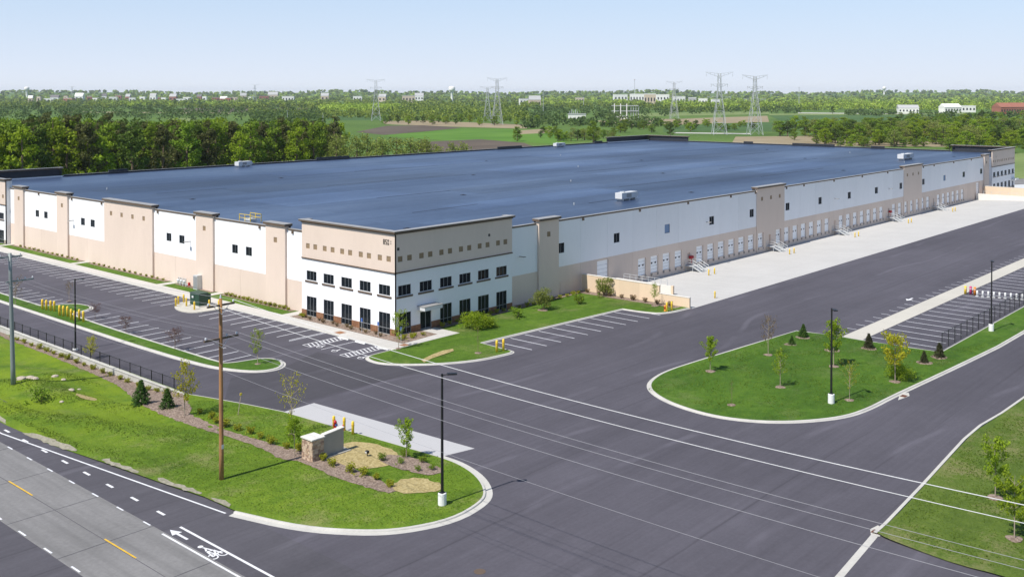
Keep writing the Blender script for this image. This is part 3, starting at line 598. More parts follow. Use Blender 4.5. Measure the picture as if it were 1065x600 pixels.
# gravelly shoulder between grass and road
sh = [(40.38, 180), (40.42, 100.7), (40.82, 92.2), (41.72, 84.3), (42.72, 75.8), (43.42, 71), (43.5, 67.2)]
pts_ = sh + [(x + 0.55 + 0.45 * math.sin(y * 1.3), y) for x, y in [(sh[0][0], 180)] + [(P(0, 0)[0] * 0 + 40.4, 140)] + sh[1:]][::-1]
for sp in ([(40.45, 98), (40.8, 93), (41.3, 88.5), (41.9, 88.8), (41.7, 92), (41.3, 96)], [(41.75, 84.6), (42.4, 79.5), (42.9, 80), (42.4, 83), (42.5, 85)], [(42.75, 76.5), (43.35, 71.5), (43.9, 71.8), (43.5, 75), (43.2, 77.5)], [(40.4, 112), (40.45, 101), (40.95, 102), (41.3, 107), (40.9, 112)], [(43.5, 70.6), (43.6, 67.6), (44.2, 68.2), (44.0, 70)]):
    bed('bare_patch', sp, 'dust', 1, 0.025)
fs = [P(*q, .13) for q in ((438, 374.5), (449, 369), (461, 364.5), (471, 362.8), (472, 365), (462, 368.5), (450, 372.5), (441, 377))]
struct('straw_patch', sheet([(float(x), float(y)) for x, y in fs], lambda x, y: .168), 'straw')

# retaining wall, its block courses, and the fence on it
rw = empty('retaining_wall', (57.3, 96, -0.8), 'low pale block retaining wall under black fence beside the left drive', 'retaining wall')
nb = 0
proto_b = None
for c_ in range(2):
    yy = 96.0 + (0.5 if c_ else 0.0)
    while yy < 230:
        L_ = 1.55 if c_ == 0 else 1.55
        zb = -0.82 + 0.4 * c_
        jit = rng.uniform(-.012, .012)
        if proto_b is None: proto_b = mesh('wall_block', MB().box(-0.2, 0.2, 0.012, 1.538, 0.008, 0.392), 'kerb_concrete')
        b_ = link(bpy.data.objects.new('wall_block', proto_b), rw); b_.location = (0.05 + jit, yy - 96.0, zb + 0.8); yy += 1.55
obj('core', MB().box(0.02, 0.2, 0, 134, -0.3, 0.74), 'mortar', rw); obj('coping', MB().box(-0.22, 0.27, -0.1, 134, 0.775, 0.86), 'kerb_concrete', rw)

def fence(ax, fix, u0, u1, z0, h, pitch, label, picket=0.0, railn=2, name='fence'):
    f = empty(name, (fix, u0, z0) if ax == 'y' else (u0, fix, z0), label, 'fence')
    L_ = u1 - u0; n = int(round(L_ / pitch)); pitch = L_ / n
    bx = (lambda a, b, c, d, e, g: (MB().box(c, d, a, b, e, g))) if ax == 'y' else (lambda a, b, c, d, e, g: MB().box(a, b, c, d, e, g))
    pm = mesh('post', bx(-.035, .035, -.035, .035, 0, h + .05), 'black_metal')
    for k in range(n + 1):
        p = link(bpy.data.objects.new('post', pm), f); p.location = (0, k * pitch, 0) if ax == 'y' else (k * pitch, 0, 0)
    for zr in ([0.12, h - .04] if railn == 2 else [0.12, h * .5, h - .04]): obj('rail', bx(0, L_, -.02, .02, zr, zr + .04), 'black_metal', f)
    mb = MB(); u = picket
    while u < L_:
        b2 = bx(u - .008, u + .008, -.008, .008, 0.05, h); mb.add(b2.v, b2.f); u += picket
    pk = obj('pickets', mb, 'black_metal', f); pk['kind'] = 'stuff'
    return f
fence('y', 57.45, 97.2, 200.0, 0.062, 1.15, 2.4, 'long black metal fence along the left drive on retaining wall', 0.26)
fence('x', 43.1, 129.4, 232.0, 0.13, 2.05, 2.4, 'black metal fence beside trailer stalls at the right edge', 0.3)

# ------------------------------------------------------------------ the warehouse
OX, OY, WX, WY, XE, YB = 89.0, 99.25, 90.0, 100.2, 367.0, 246.0
ZC, ZP, ZT, ZO = 4.55, 12.0, 12.45, 13.75          # colour line, parapet, tower top, office top
wh = empty('distribution_warehouse', (OX, OY, 0), 'huge white and tan distribution warehouse with flat blue-grey roof and dock doors', 'warehouse')
W = lambda n, mb, mat, p=wh: wpart(n, mb, mat, p)
# core and roof
W('core_wall', MB().box(WX + .32, XE - .3, WY + .32, YB - .3, -1.3, 11.55), 'joint_dark')
roof_o = W('roof', MB().add([(WX + .33, WY + .33, 11.6), (XE - .31, WY + .33, 11.6), (XE - .31, YB - .31, 11.6), (WX + .33, YB - .31, 11.6)], [(0, 1, 2, 3)]), 'roof_membrane')
W('back_wall', MB().box(WX + .4, XE, YB - .25, YB, -.1, ZP - .1), 'white_paint'); W('end_wall', MB().box(XE - .25, XE, WY + .4, YB - .3, -.1, 11.55), 'white_paint')
def window(ax, pos, u0, u1, z0, z1, n, parent, depth=0.10, mat='dark_glass', sill=False, label=None, rail=None, fr='frame_metal'):
    mb = MB(); t = 0.04
    mb.bx(ax, pos, u0 + .003, u1 - .003, z0 + .003, z0 + t, depth - .06, depth + .1); mb.bx(ax, pos, u0 + .003, u1 - .003, z1 - t, z1 - .003, depth - .06, depth + .1)
    for k in range(n + 1):
        u = u0 + (u1 - u0) * k / n; a = max(u - t / 2, u0 + .003); b = min(u + t / 2, u1 - .003)
        mb.bx(ax, pos, a, b, z0 + t, z1 - t, depth - .058, depth + .098)
    if rail: mb.bx(ax, pos, u0 + t, u1 - t, rail - .03, rail + .03, depth - .056, depth + .096)
    w = W('window', mb, fr, parent)
    if label: w['label'] = label
    for k in range(n):
        a = u0 + (u1 - u0) * k / n + t / 2; b = u0 + (u1 - u0) * (k + 1) / n - t / 2
        W('pane', MB().bx(ax, pos, a, b, z0 + t, z1 - t, depth + .02 + .004 * (k % 2), depth + .045), mat, w)
    if sill: W('sill', MB().bx(ax, pos, u0 - .3, u1 + .3, z0 - .30, z0 - .06, -.10, -.003), 'cornice_brown', w)
    return w
def coping(ax, pos, u0, u1, z, out=0.07, h=0.22, thick=0.42, mat='cornice_brown', top='coping_metal', p=wh):
    c = W('coping', MB().bx(ax, pos, u0, u1, z - h, z, -out, thick), mat, p)
    W('coping_cap', MB().bx(ax, pos, u0 - .01, u1 + .01, z + .002, z + .05, -out - .03, thick + .03), top, c); return c
def panels(ax, pos, u0, u1, n, zlow, holes, ztop=ZP - .2, zc=ZC, depth=0.3):
    for k in range(n):
        a, b = u0 + (u1 - u0) * k / n + .012, u0 + (u1 - u0) * (k + 1) / n - .012
        hh = [h for h in holes if h[1] > a and h[0] < b]
        W('wall_panel', MB().wall(ax, pos, a, b, zc + .004, ztop, hh, depth), 'white_paint'); W('base_panel', MB().wall(ax, pos, a, b, zlow, zc, hh, depth), 'tan_paint')
def tower(ax, pos, u0, u1, squares, zlow=-.2, out=0.35, holes=(), zt=ZT, sq=0.42):
    hs = [(u - sq, u + sq, 9.72, 10.5) for u in squares]
    t = W('pilaster_tower', MB().wall(ax, pos - out, u0, u1, zlow, zt - .15, hs + list(holes), out + .31), 'tan_paint')
    for u in squares: W('recessed_square', MB().bx(ax, pos - out, u - sq, u + sq, 9.72, 10.5, .05, .12), 'accent_dark', t)
    c = W('cornice', MB().bx(ax, pos - out, u0 - .28, u1 + .28, zt - .15, zt + .17, -.28, 1.15), 'cornice_brown', t)
    W('cornice_cap', MB().bx(ax, pos - out, u0 - .31, u1 + .31, zt + .172, zt + .23, -.31, 1.18), 'coping_metal', t)
    W('tower_back', MB().bx(ax, pos - out, u0 + .01, u1 - .01, 11.62, zt - .16, out + .32, 1.08), 'dark_membrane', t)
    return t
def scupper(ax, pos, u): W('scupper_box', MB().bx(ax, pos, u - .17, u + .17, 11.35, 11.76, -.2, -.003), 'cornice_brown')
def wall_light(ax, pos, u, z):
    mb = MB().bx(ax, pos, u - .06, u + .06, z - .06, z + .06, -.7, -.003); mb.bx(ax, pos, u - .3, u + .3, z - .05, z + .05, -1.1, -.7); W('wall_light', mb, 'coping_metal')

# left facade (faces -X), from the near office to the far office
TW = [('A', 214.3, 218.6, [216.4]), ('B', 194.3, 198.9, [196.6]), ('C', 162.3, 179.5, [165.2, 169.1, 173.0, 176.9]), ('D', 143.4, 148.4, [145.9]), ('E', 124.1, 129.0, [126.5])]
for _, a, b, sq in TW: tower('x', WX, a, b, sq)
wins_l = [(207.6, 209.15), (203.7, 205.25), (187.85, 189.4), (183.9, 185.5), (156.65, 158.2), (152.5, 154.1), (136.9, 138.45), (133.1, 134.7)]
hl = [(a, b, 6.88, 8.25) for a, b in wins_l]
for a, b, n in ((119.15, 124.1, 1), (129.0, 143.4, 2), (148.4, 162.3, 2), (179.5, 194.3, 2), (198.9, 214.3, 2), (218.6, 221.3, 1)):
    panels('x', WX, a, b, n, -.2, hl); coping('x', WX, a + .30 if a > 120 else a, b - .30 if b < 221 else b, ZP)
for a, b in wins_l: window('x', WX, a, b, 6.88, 8.25, 2, wh)
for u in (122.6, 130.9, 149.4, 160.9, 181.0, 193.0, 207.5): scupper('x', WX, u)
for u in (150.6, 192.4): wall_light('x', WX, u, 7.5)
# right facade (faces -Y)
TR = [(119.15, 124.0, [121.5]), (189.1, 201.4, [191.3, 195.25, 199.2]), (270.2, 283.4, [272.6, 276.7, 280.8]), (337.6, 342.2, [339.6])]
docks = [146.4, 150.3, 154.2, 158.2] + [165.7 + 4.0 * k for k in range(7)] + [197.5 + 4.04 * k for k in range(7)] + [229.5 + 4.08 * k for k in range(7)] + [262.3 + 4.17 * k for k in range(7)] + [295.8 + 4.14 * k for k in range(6)]
dh = [(x, x + 2.45, 0.1, 3.1) for x in docks] + [(134.5, 137.7, -.05, 4.2), (330.5, 333.6, -.05, 4.2)]
mdoor = [(162.4, 163.4), (194.2, 195.2), (226.6, 227.6), (259.4, 260.4), (292.4, 293.4)]
dh += [(a, b, 0.1, 2.3) for a, b in mdoor]
wins_r = [(124.15, 125.8), (139.2, 140.85), (154.8, 156.5), (170.4, 172.15), (186.3, 188.0), (202.2, 204.0), (218.4, 220.1), (234.5, 236.25), (250.9, 252.8), (267.4, 269.2), (284.0, 285.8), (301.0, 302.8), (317.8, 319.9), (334.4, 336.5)]
hr = [(a, b, 6.7, 8.3) for a, b in wins_r]
for a, b, sq in TR: tower('y', WY, a, b, sq, zlow=-1.3 if a > 150 else -.2, out=0.35 if a < 150 or a > 300 else 0.12, holes=[(max(h[0], a + .15), min(h[1], b - .15), h[2], h[3]) for h in dh if h[1] > a + .4 and h[0] < b - .4])
for a, b, n, zl in ((112.0, 119.15, 1, -.2), (124.0, 130.0, 1, -.2), (130.0, 189.1, 8, -1.3), (201.4, 270.2, 9, -1.3), (283.4, 337.6, 7, -1.3), (342.2, 343.4, 1, -.2)):
    panels('y', WY, a, b, n, zl, hr + dh); coping('y', WY, a + (.3 if a > 112 and a != 130.0 else 0), b - (.3 if b not in (130.0, 343.4) else 0), ZP)
for k, (a, b) in enumerate(wins_r): window('y', WY, a, b, 6.7, 8.3, 2 if k not in (2, 11) else 1, wh, mat='dark_glass' if k not in (2, 11) else 'sky_reflection_blue', label=None if k not in (2, 11) else 'pale blue window with painted sky reflection')
for k, x in enumerate(docks):
    d = W('dock_door', MB().bx('y', WY, x, x + 2.45, .1, 3.1, .24, .30), 'door_white')
    for q in range(1, 5): W('door_rib', MB().bx('y', WY, x + .04, x + 2.41, .1 + q * .6 - .015, .1 + q * .6 + .015, .215, .239), 'frame_metal', d) if x < 200 else None
    for u in (x + .45, x + 1.6): W('door_window', MB().bx('y', WY, u, u + .42, 1.68, 1.98, .21, .238), 'door_lite', d)
    W('dock_bumper', MB().bx('y', WY, x + .05, x + .4, -.35, .05, -.15, -.003).bx('y', WY, x + 2.05, x + 2.4, -.35, .05, -.15, -.003), 'joint_dark', d)
    W('painted_lit_jamb', MB().bx('y', WY, x + 2.4505, x + 2.62, .0, 3.2, -.035, -.003), 'jamb_sunlit_tan', d)  # paler tan strip on one side only, painting sunlight on the door jamb
for a, b in ((134.5, 137.7), (330.5, 333.6)):
    d = W('drive_in_door', MB().bx('y', WY, a, b, -.05, 4.2, .24, .30), 'door_white')
    for q in range(1, 6): W('door_rib', MB().bx('y', WY, a + .04, b - .04, q * .68 - .015, q * .68 + .015, .215, .239), 'frame_metal', d)
for a, b in mdoor:
    d = W('personnel_door', MB().bx('y', WY, a, b, .1, 2.3, .2, .26), 'tan_paint'); W('handle', MB().bx('y', WY, a + .1, a + .2, 1.1, 1.2, .14, .199), 'galvanised', d)
d = W('personnel_door', MB().bx('y', WY, 124.7, 125.7, .02, 2.2, -.05, -.003), 'tan_paint'); W('handle', MB().bx('y', WY, 124.8, 124.9, 1.05, 1.15, -.1, -.051), 'galvanised', d)
for u in (130.6, 146.8, 162.6, 178.5, 188.6, 202.4, 210.8, 226.5, 242.8, 259.0, 284.6, 293.0, 309.5, 325.5): scupper('y', WY, u)
for u in (114.9, 169.2, 226.9, 259.8): wall_light('y', WY, u, 7.4)
# corner offices
def office(x0, x1, y0, y1, front=True, side=True, door=None, name='corner_office'):
    of = W(name, MB().box(x0 + .26, x1 - .26, y0 + .26, y1 - .26, -.2, 11.57), 'roof_membrane')
    return of
def face(ax, pos, u0, u1, cents, sqs, of, door=None, w2=2.26, small=()):
    lo, hi = (u0, u1)
    h2 = [(c - w2 / 2, c + w2 / 2, 5.28, 6.64) for c in cents]; h1 = [(c - w2 / 2, c + w2 / 2, .18, 2.98) for i, c in enumerate(cents) if i != door]
    hd_ = [(cents[door] - 1.05, cents[door] + 1.05, .14, 2.6)] if door is not None else []
    hs = [(u - .42, u + .42, 9.78, 10.52) for u in sqs] + [(u - .22, u + .22, 11.3, 11.7) for u in small]
    W('office_wall', MB().wall(ax, pos, lo, hi, 1.0, 8.30, h2 + h1 + hd_, .25), 'white_paint', of)
    W('upper_wall', MB().wall(ax, pos, lo, hi, 8.46, ZO - .3, hs, .25), 'tan_paint', of)
    W('base_back', MB().wall(ax, pos, lo, hi, -.2, .996, h1 + hd_, .25), 'mortar', of)
    W('band', MB().bx(ax, pos, lo - (.14), hi + .0, 8.302, 8.458, -.14, .2), 'cornice_brown', of)
    for u in sqs: W('recessed_square', MB().bx(ax, pos, u - .42, u + .42, 9.78, 10.52, .06, .12), 'accent_dark', of)
    for u in small: W('scupper_hole', MB().bx(ax, pos, u - .22, u + .22, 11.3, 11.7, .1, .16), 'black_metal', of)
    for a, b, c, d in h2: window(ax, pos, a, b, c, d, 3, of, sill=True)
    for a, b, c, d in h1: window(ax, pos, a, b, c, d, 3, of, rail=.95)
    return h1 + hd_
def bricks(ax, pos, u0, u1, holes, of, z1=0.97):
    pr = [mesh('brick', MB().box(-.19, .19, -.05, 0, 0, .19) if ax == 'y' else MB().box(-.05, 0, -.19, .19, 0, .19), m) for m in ('brick_a', 'brick_b')]
    segs = []; u = u0
    for h in sorted(holes) + [(u1, u1, 0, 0)]:
        if h[0] - u > .15: segs.append((u, h[0]))
        u = h[1]
    T = Vector((OX, OY, 0))
    hid = W('brick_base', MB().bx(ax, pos, u0 + .005, u1 - .005, .999, 1.04, -.06, .02) if False else MB().bx(ax, pos, u0 + .01, u0 + .05, .95, .99, -.02, .02), 'mortar', of)
    for a, b in segs:
        nb = max(1, round((b - a) / .40)); pw = (b - a) / nb
        for r in range(5):
            for k in range(nb):
                me = pr[rng.random() < .45]; o = link(bpy.data.objects.new('brick', me), hid); cu = a + (k + .5) * pw
                o.scale = ((pw - .02) / .38, 1, 1) if ax == 'y' else (1, (pw - .02) / .38, 1)
                o.location = Vector((pos - .002, cu, r * .2)) if ax == 'x' else Vector((cu, pos - .002, r * .2))
def ocornice(x0, x1, y0, y1, of, sides='wn', ret=1.6):
    # raised parapet and stepped cornice on the outer two sides only, with short returns
    runs = []
    if 'w' in sides: runs.append(('x', x0, y0, y1))
    if 's' in sides: runs.append(('y', y0, x0, x1))
    if 'e' in sides: runs.append(('x', x1 - .5, y0, y1))
    if 'n' in sides: runs.append(('y', y1 - .5, x0, x1))
    if 's' not in sides and ret: runs.append(('y', y0, x0, x0 + ret) if 'w' in sides else ('y', y0, x1 - ret, x1))
    if 'n' not in sides and ret: runs.append(('y', y1 - .5, x0, x0 + ret) if 'w' in sides else ('y', y1 - .5, x1 - ret, x1))
    if 'e' not in sides and ret: runs.append(('x', x1 - .5, y0, y0 + ret) if 's' in sides else ('x', x1 - .5, y1 - ret, y1))
    if 'w' not in sides and ret: runs.append(('x', x0, y0, y0 + ret) if 's' in sides else ('x', x0, y1 - ret, y1))
    for k, (ax, pos, a, b) in enumerate(runs):
        e = .002 * k
        W('parapet', MB().bx(ax, pos, a + .27, b - .27, 11.5, ZO - .31, .255, .5 if pos not in (x1 - .5, y1 - .5) else .45), 'dark_membrane', of)
        W('cornice', MB().bx(ax, pos, a - .12 - e, b + .12 + e, ZO - .30 + e, ZO - .12 - e, -.12 - e, .55 + e), 'cornice_brown', of)
        W('cornice', MB().bx(ax, pos, a - .34 - e, b + .34 + e, ZO - .118 + e, ZO + .1 - e, -.34 - e, .6 + e), 'cornice_brown', of)
        W('cornice_cap', MB().bx(ax, pos, a - .38 - e, b + .38 + e, ZO + .102, ZO + .16 + e, -.38 - e, .62 + e), 'coping_metal', of)
cl = [100.14 + .05 + 1.13 - .02 + 3.92 * k for k in range(5)]; cl = [101.3, 105.22, 109.13, 113.05, 116.92]
sql = [100.45, 102.2, 104.42, 106.1, 108.35, 110.05, 112.15, 113.9, 116.05, 117.75]
cr = [90.73, 94.6, 98.43, 102.2, 106.0, 109.87]; sqr = [89.95, 91.63, 93.81, 95.44, 97.57, 99.23, 101.4, 103.07, 105.23, 106.87, 109.12, 110.72]
of1 = office(OX, 112.2, OY, 119.15)
h1 = face('x', OX, OY, 119.15, cl, sql, of1); bricks('x', OX, OY, 119.15, [h for h in h1], of1)
h1 = face('y', OY, OX + .003, 112.2, cr, sqr, of1, door=1, small=(89.64, 107.23)); bricks('y', OY, OX, 112.2, h1, of1)
W('return_wall', MB().box(OX + .01, WX + .4, 119.0, 119.15, -.2, ZO - .31), 'white_paint', of1); W('return_wall', MB().box(112.05, 112.2, OY + .02, WY + .4, -.2, ZO - .31), 'white_paint', of1)
ocornice(OX, 112.2, OY, 119.15, of1, 'ws', .9)
cn = W('canopy', MB().box(93.0, 96.3, OY - 1.5, OY - .004, 2.95, 3.45), 'unit_white', of1); W('canopy_roof', MB().box(92.93, 96.37, OY - 1.57, OY - .005, 3.452, 3.52), 'coping_metal', cn)
ed = W('entrance_door', MB().box(93.55, 95.65, OY + .1, OY + .16, .14, .26).box(93.55, 93.63, OY + .1, OY + .16, .26, 2.6).box(95.57, 95.65, OY + .1, OY + .16, .26, 2.6).box(94.56, 94.64, OY + .1, OY + .16, .26, 2.6).box(93.63, 94.56, OY + .1, OY + .16, 2.5, 2.6).box(94.64, 95.57, OY + .1, OY + .16, 2.5, 2.6), 'frame_metal', of1)
for a, b in ((93.63, 94.56), (94.64, 95.57)): W('door_pane', MB().box(a, b, OY + .12, OY + .145, .26, 2.5), 'dark_glass', ed)
# address numerals on the sunlit corner
SEG = {'5': 'acdfg', '8': 'abcdefg', '6': 'acdefg', '9': 'abcdfg', '0': 'abcdef', '1': 'bc'}
nm = MB()
for k, ch in enumerate('8501'):
    yc = 101.35 - k * .42; h_, w_, t_ = .34, .15, .1; zc_ = 12.35
    bb = {'a': (w_, -w_, h_ - t_, h_), 'g': (w_, -w_, -t_ / 2, t_ / 2), 'd': (w_, -w_, -h_, -h_ + t_), 'f': (w_, w_ - t_, t_ / 2, h_ - t_), 'b': (-w_ + t_, -w_, t_ / 2, h_ - t_), 'e': (w_, w_ - t_, -h_ + t_, -t_ / 2), 'c': (-w_ + t_, -w_, -h_ + t_, -t_ / 2)}
    for s_ in SEG[ch]:
        a, b, c, d = bb[s_]; nm.box(OX - .03, OX - .002, yc + b, yc + a, zc_ + c, zc_ + d)
W('address_numerals', nm, 'black_metal', of1)
# far right office
of2 = office(343.4, 368.0, OY, 119.5)
c2 = [345.6 + 4.05 * k for k in range(6)]
face('y', OY, 343.4, 368.0, c2, [c - .9 for c in c2] + [c + .9 for c in c2], of2, door=5, small=(347.5,))
W('office_side', MB().box(343.42, 343.55, OY + .3, 119.5, -.2, 11.5), 'white_paint', of2); ocornice(343.4, 368.0, OY, 119.5, of2, 'se', .9)
W('canopy', MB().box(364.2, 367.5, OY - 1.5, OY - .004, 2.95, 3.45), 'unit_white', of2)
# far left office and the one at the back corner
of3 = office(OX, 112.2, 221.4, YB + .6)
face('x', OX, 221.4, YB + .6, [223.4 + 4.6 * k for k in range(5)], [222.6 + 2.3 * k for k in range(10)], of3); W('return_wall', MB().box(OX + .01, WX + .4, 221.4, 221.55, -.2, ZO - .31), 'white_paint', of3)
ocornice(OX, 112.2, 221.4, YB + .6, of3, 'wn', .9)
of4 = office(337.0, 367.6, 226.0, YB + .6); ocornice(337.0, 367.6, 226.0, YB + .6, of4, 'en', 0)
# parapet edges at the back, with the raised tower backs
coping('y', YB - .35, 112.6, 336.6, ZP, out=.02, thick=.4, mat='dark_membrane'); coping('x', XE - .35, 119.9, 225.6, ZP, out=.02, thick=.4, mat='dark_membrane')
W('parapet', MB().box(112.3, 336.9, YB - .33, YB - .26, 11.5, ZP - .22), 'dark_membrane')
W('parapet', MB().box(XE - .33, XE - .26, 119.6, 225.9, 11.5, ZP - .22), 'dark_membrane')
for a, b in ((124, 129), (189, 201.5), (270, 283), (328, 333)): W('raised_parapet', MB().box(a, b, YB - .5, YB - .02, ZP + .06, ZP + .62), 'dark_membrane')
for a, b in ((143, 148), (162, 179), (196, 200)): W('raised_parapet', MB().box(XE - .5, XE - .02, a, b, ZP + .06, ZP + .62), 'dark_membrane')
# lapped membrane seams on the roof (long dark welds, uneven)
for (x0, x1, y0) in ((180, 214, 128), (150, 166, 113.5), (205, 238, 160), (240, 300, 138), (130, 150, 150), (106, 122, 190), (170, 200, 205), (260, 285, 190), (300, 330, 165), (118, 135, 127), (225, 262, 118), (140, 175, 178)):
    a = rng.uniform(-.8, .8); W('roof_seam', MB().add([(x0, y0, 11.61), (x1, y0 + a, 11.61), (x1, y0 + a + .35, 11.62), (x0, y0 + .35, 11.62)], [(0, 1, 2, 3)]), 'seam_dark', roof_o)

# membrane sheets of different age, lapped over the field sheet; pipe vents and drains
for k, (x0, y0, L_, w_, m_) in enumerate(((128, 122, 46, 9, 'roof_worn'), (176, 118, 60, 12, 'roof_fresh'), (150, 140, 34, 12, 'roof_fresh'), (205, 146, 70, 9, 'roof_worn'), (240, 122, 44, 12, 'roof_worn'), (110, 150, 30, 15, 'roof_worn'), (120, 176, 62, 12, 'roof_fresh'), (196, 172, 55, 15, 'roof_worn'), (270, 165, 60, 12, 'roof_fresh'), (150, 205, 75, 12, 'roof_worn'), (250, 200, 66, 15, 'roof_worn'), (100, 196, 36, 12, 'roof_fresh'), (300, 132, 40, 9, 'roof_fresh'), (310, 190, 45, 15, 'roof_worn'))):
    W('membrane_sheet', MB().box(x0, x0 + L_, y0, y0 + w_, 11.59, 11.604 + .0006 * k), m_, roof_o)
for k in range(26):
    x, y = 105 + 38.5 * (k % 7) + rng.uniform(-3, 3), 112 + 31 * (k // 7) + rng.uniform(-3, 3)
    if k % 4 == 1: W('pipe_vent', MB().lathe([(.1, 11.6), (.1, 11.95), (.14, 11.96), (.14, 12.02), (0, 12.04)], 8, (x, y)), 'galvanised', roof_o)
    elif k % 2 == 0: W('roof_drain', MB().lathe([(.7, 11.612), (.65, 11.63), (.3, 11.64), (.25, 11.72), (0, 11.74)], 10, (x, y)), 'seam_dark', roof_o)
# ------------------------------------------------------------------ things on the roof
def roof_unit(x, y, L_, label, rz=0.0, s=1.0):
    u = empty('rooftop_air_unit', (x, y, 11.6), label, 'air unit', 'air units on the warehouse roof', rz)
    obj('housing', MB().box(-L_ / 2, L_ / 2, -1.1 * s, 1.1 * s, .55 * s, 2.1 * s), 'unit_white', u)
    hb = MB(); hb.add([(L_ / 2, -1.0 * s, 1.0 * s), (L_ / 2, 1.0 * s, 1.0 * s), (L_ / 2, 1.0 * s, 2.0 * s), (L_ / 2, -1.0 * s, 2.0 * s), (L_ / 2 + .9 * s, -1.0 * s, .9 * s), (L_ / 2 + .9 * s, 1.0 * s, .9 * s)], [(0, 4, 5, 1), (3, 2, 5, 4), (0, 3, 4), (1, 5, 2)])
    obj('intake_hood', hb, 'unit_white', u)
    for q in (-L_ * .38, L_ * .02, L_ * .38): obj('support_leg', MB().box(q - .12, q + .12, -.95 * s, .95 * s, 0, .549 * s), 'galvanised', u)
    obj('access_panel', MB().box(-L_ * .2, L_ * .1, -1.13 * s, -1.101 * s, .8 * s, 1.8 * s), 'coping_metal', u)
    obj('fan_cowl', MB().lathe([(.7 * s, 2.101 * s), (.7 * s, 2.35 * s), (.55 * s, 2.36 * s), (.5 * s, 2.15 * s)], 12, (-L_ * .25, 0)), 'galvanised', u); return u
roof_unit(159.4, 111.8, 5.2, 'white rooftop air unit nearest the camera above the dock side', 0.0, 0.72)
roof_unit(313.0, 115.5, 8.5, 'white rooftop air unit near the far right office', 0.0, .85)
roof_unit(161.0, 242.0, 5.0, 'white rooftop air unit at the rear edge before the dark wood', 0.2, 0.7)
roof_unit(300.0, 241.5, 6.0, 'small white rooftop air unit at the rear edge near the back corner', 0.1, 0.7)
hr_ = empty('roof_hatch_railing', (92.0, 138.0, 11.6), 'yellow safety railing around roof hatch above left facade', 'railing')
for px_, py_ in ((0, -1.6), (2.0, -1.6), (0, 1.4), (2.0, 1.4), (0, -.1), (2.0, -.1)): obj('post', MB().box(px_ - .04, px_ + .04, py_ - .04, py_ + .04, 0, 1.2), 'yellow_paint', hr_)
for z_ in (.6, 1.16):
    obj('rail', MB().box(-.03, .03, -1.6, 1.4, z_, z_ + .06), 'yellow_paint', hr_); obj('rail', MB().box(1.97, 2.03, -1.6, 1.4, z_, z_ + .06), 'yellow_paint', hr_); obj('rail', MB().box(.035, 1.965, -1.63, -1.57, z_, z_ + .06), 'yellow_paint', hr_)
obj('hatch_lid', MB().box(.35, 1.65, -.9, .7, 0, .45), 'unit_white', hr_)

# ------------------------------------------------------------------ dock stairs, ramps, screen walls
def dock_stair(x, label, red=False):
    s = empty('dock_stair', (x, WY, -1.0), label, 'stair', 'steel stairs along the loading docks')
    obj('platform', MB().box(-1.0, 1.2, -1.9, -.05, 1.0, 1.1), 'galvanised', s)
    for k in range(6):
        y = -1.9 - .3 * (k + 1); z = 1.0 - .16 * (k + 1); obj('tread', MB().box(-.95, 1.15, y, y + .28, z, z + .05), 'galvanised', s)
    for sx in (-1.0, 1.16):
        mb = MB(); mb.add([(sx, -1.9, .82), (sx + .05, -1.9, .82), (sx + .05, -3.9, -.12 + .05), (sx, -3.9, -.07), (sx, -1.9, 1.1), (sx + .05, -1.9, 1.1), (sx + .05, -3.9, .18), (sx, -3.9, .18)], [(0, 1, 2, 3), (4, 7, 6, 5), (0, 4, 5, 1), (1, 5, 6, 2), (2, 6, 7, 3), (3, 7, 4, 0)]); obj('stringer', mb, 'galvanised', s)
        for hh in (.55, 1.05): obj('handrail', MB().tube([(sx + .02, -.1, 1.1 + hh), (sx + .02, -1.9, 1.1 + hh), (sx + .02, -3.9, .15 + hh)], .03, 6), 'galvanised', s)
        for (y, z0, z1) in ((-.1, 1.1, 2.15), (-1.9, 1.1, 2.15), (-3.8, .1, 1.22), (-2.85, .6, 1.68)): obj('rail_post', MB().tube([(sx + .02, y, z0), (sx + .02, y, z1)], .03, 6), 'galvanised', s)
        for y in (-.3, -1.75): obj('leg', MB().box(sx, sx + .08, y - .04, y + .04, -.06 - (y * .048 if False else 0), 1.0), 'galvanised', s)
    return s
SX = [162.5, 194.2, 226.6, 259.4, 292.4]
for k, x in enumerate(SX): dock_stair(x, ORD[k] + ' galvanised dock stair from the tan screen wall along dock doors')
for k in (0, 3):
    b = empty('fire_connection', (SX[k] + .9, WY - .35, .9), ('red wall fire connection above the first dock stair', 'red wall fire connection above the fourth dock stair')[k > 0], 'fire connection')
    obj('bell', MB().box(-.45, .45, -.2, .3, .3, .8), 'red_paint', b); obj('pipe', MB().tube([(0, .0, .3), (0, 0, -.7)], .07, 8), 'red_paint', b); obj('cap', MB().tube([(-.25, -.3, .55), (.25, -.3, .55)], .12, 8), 'red_paint', b)
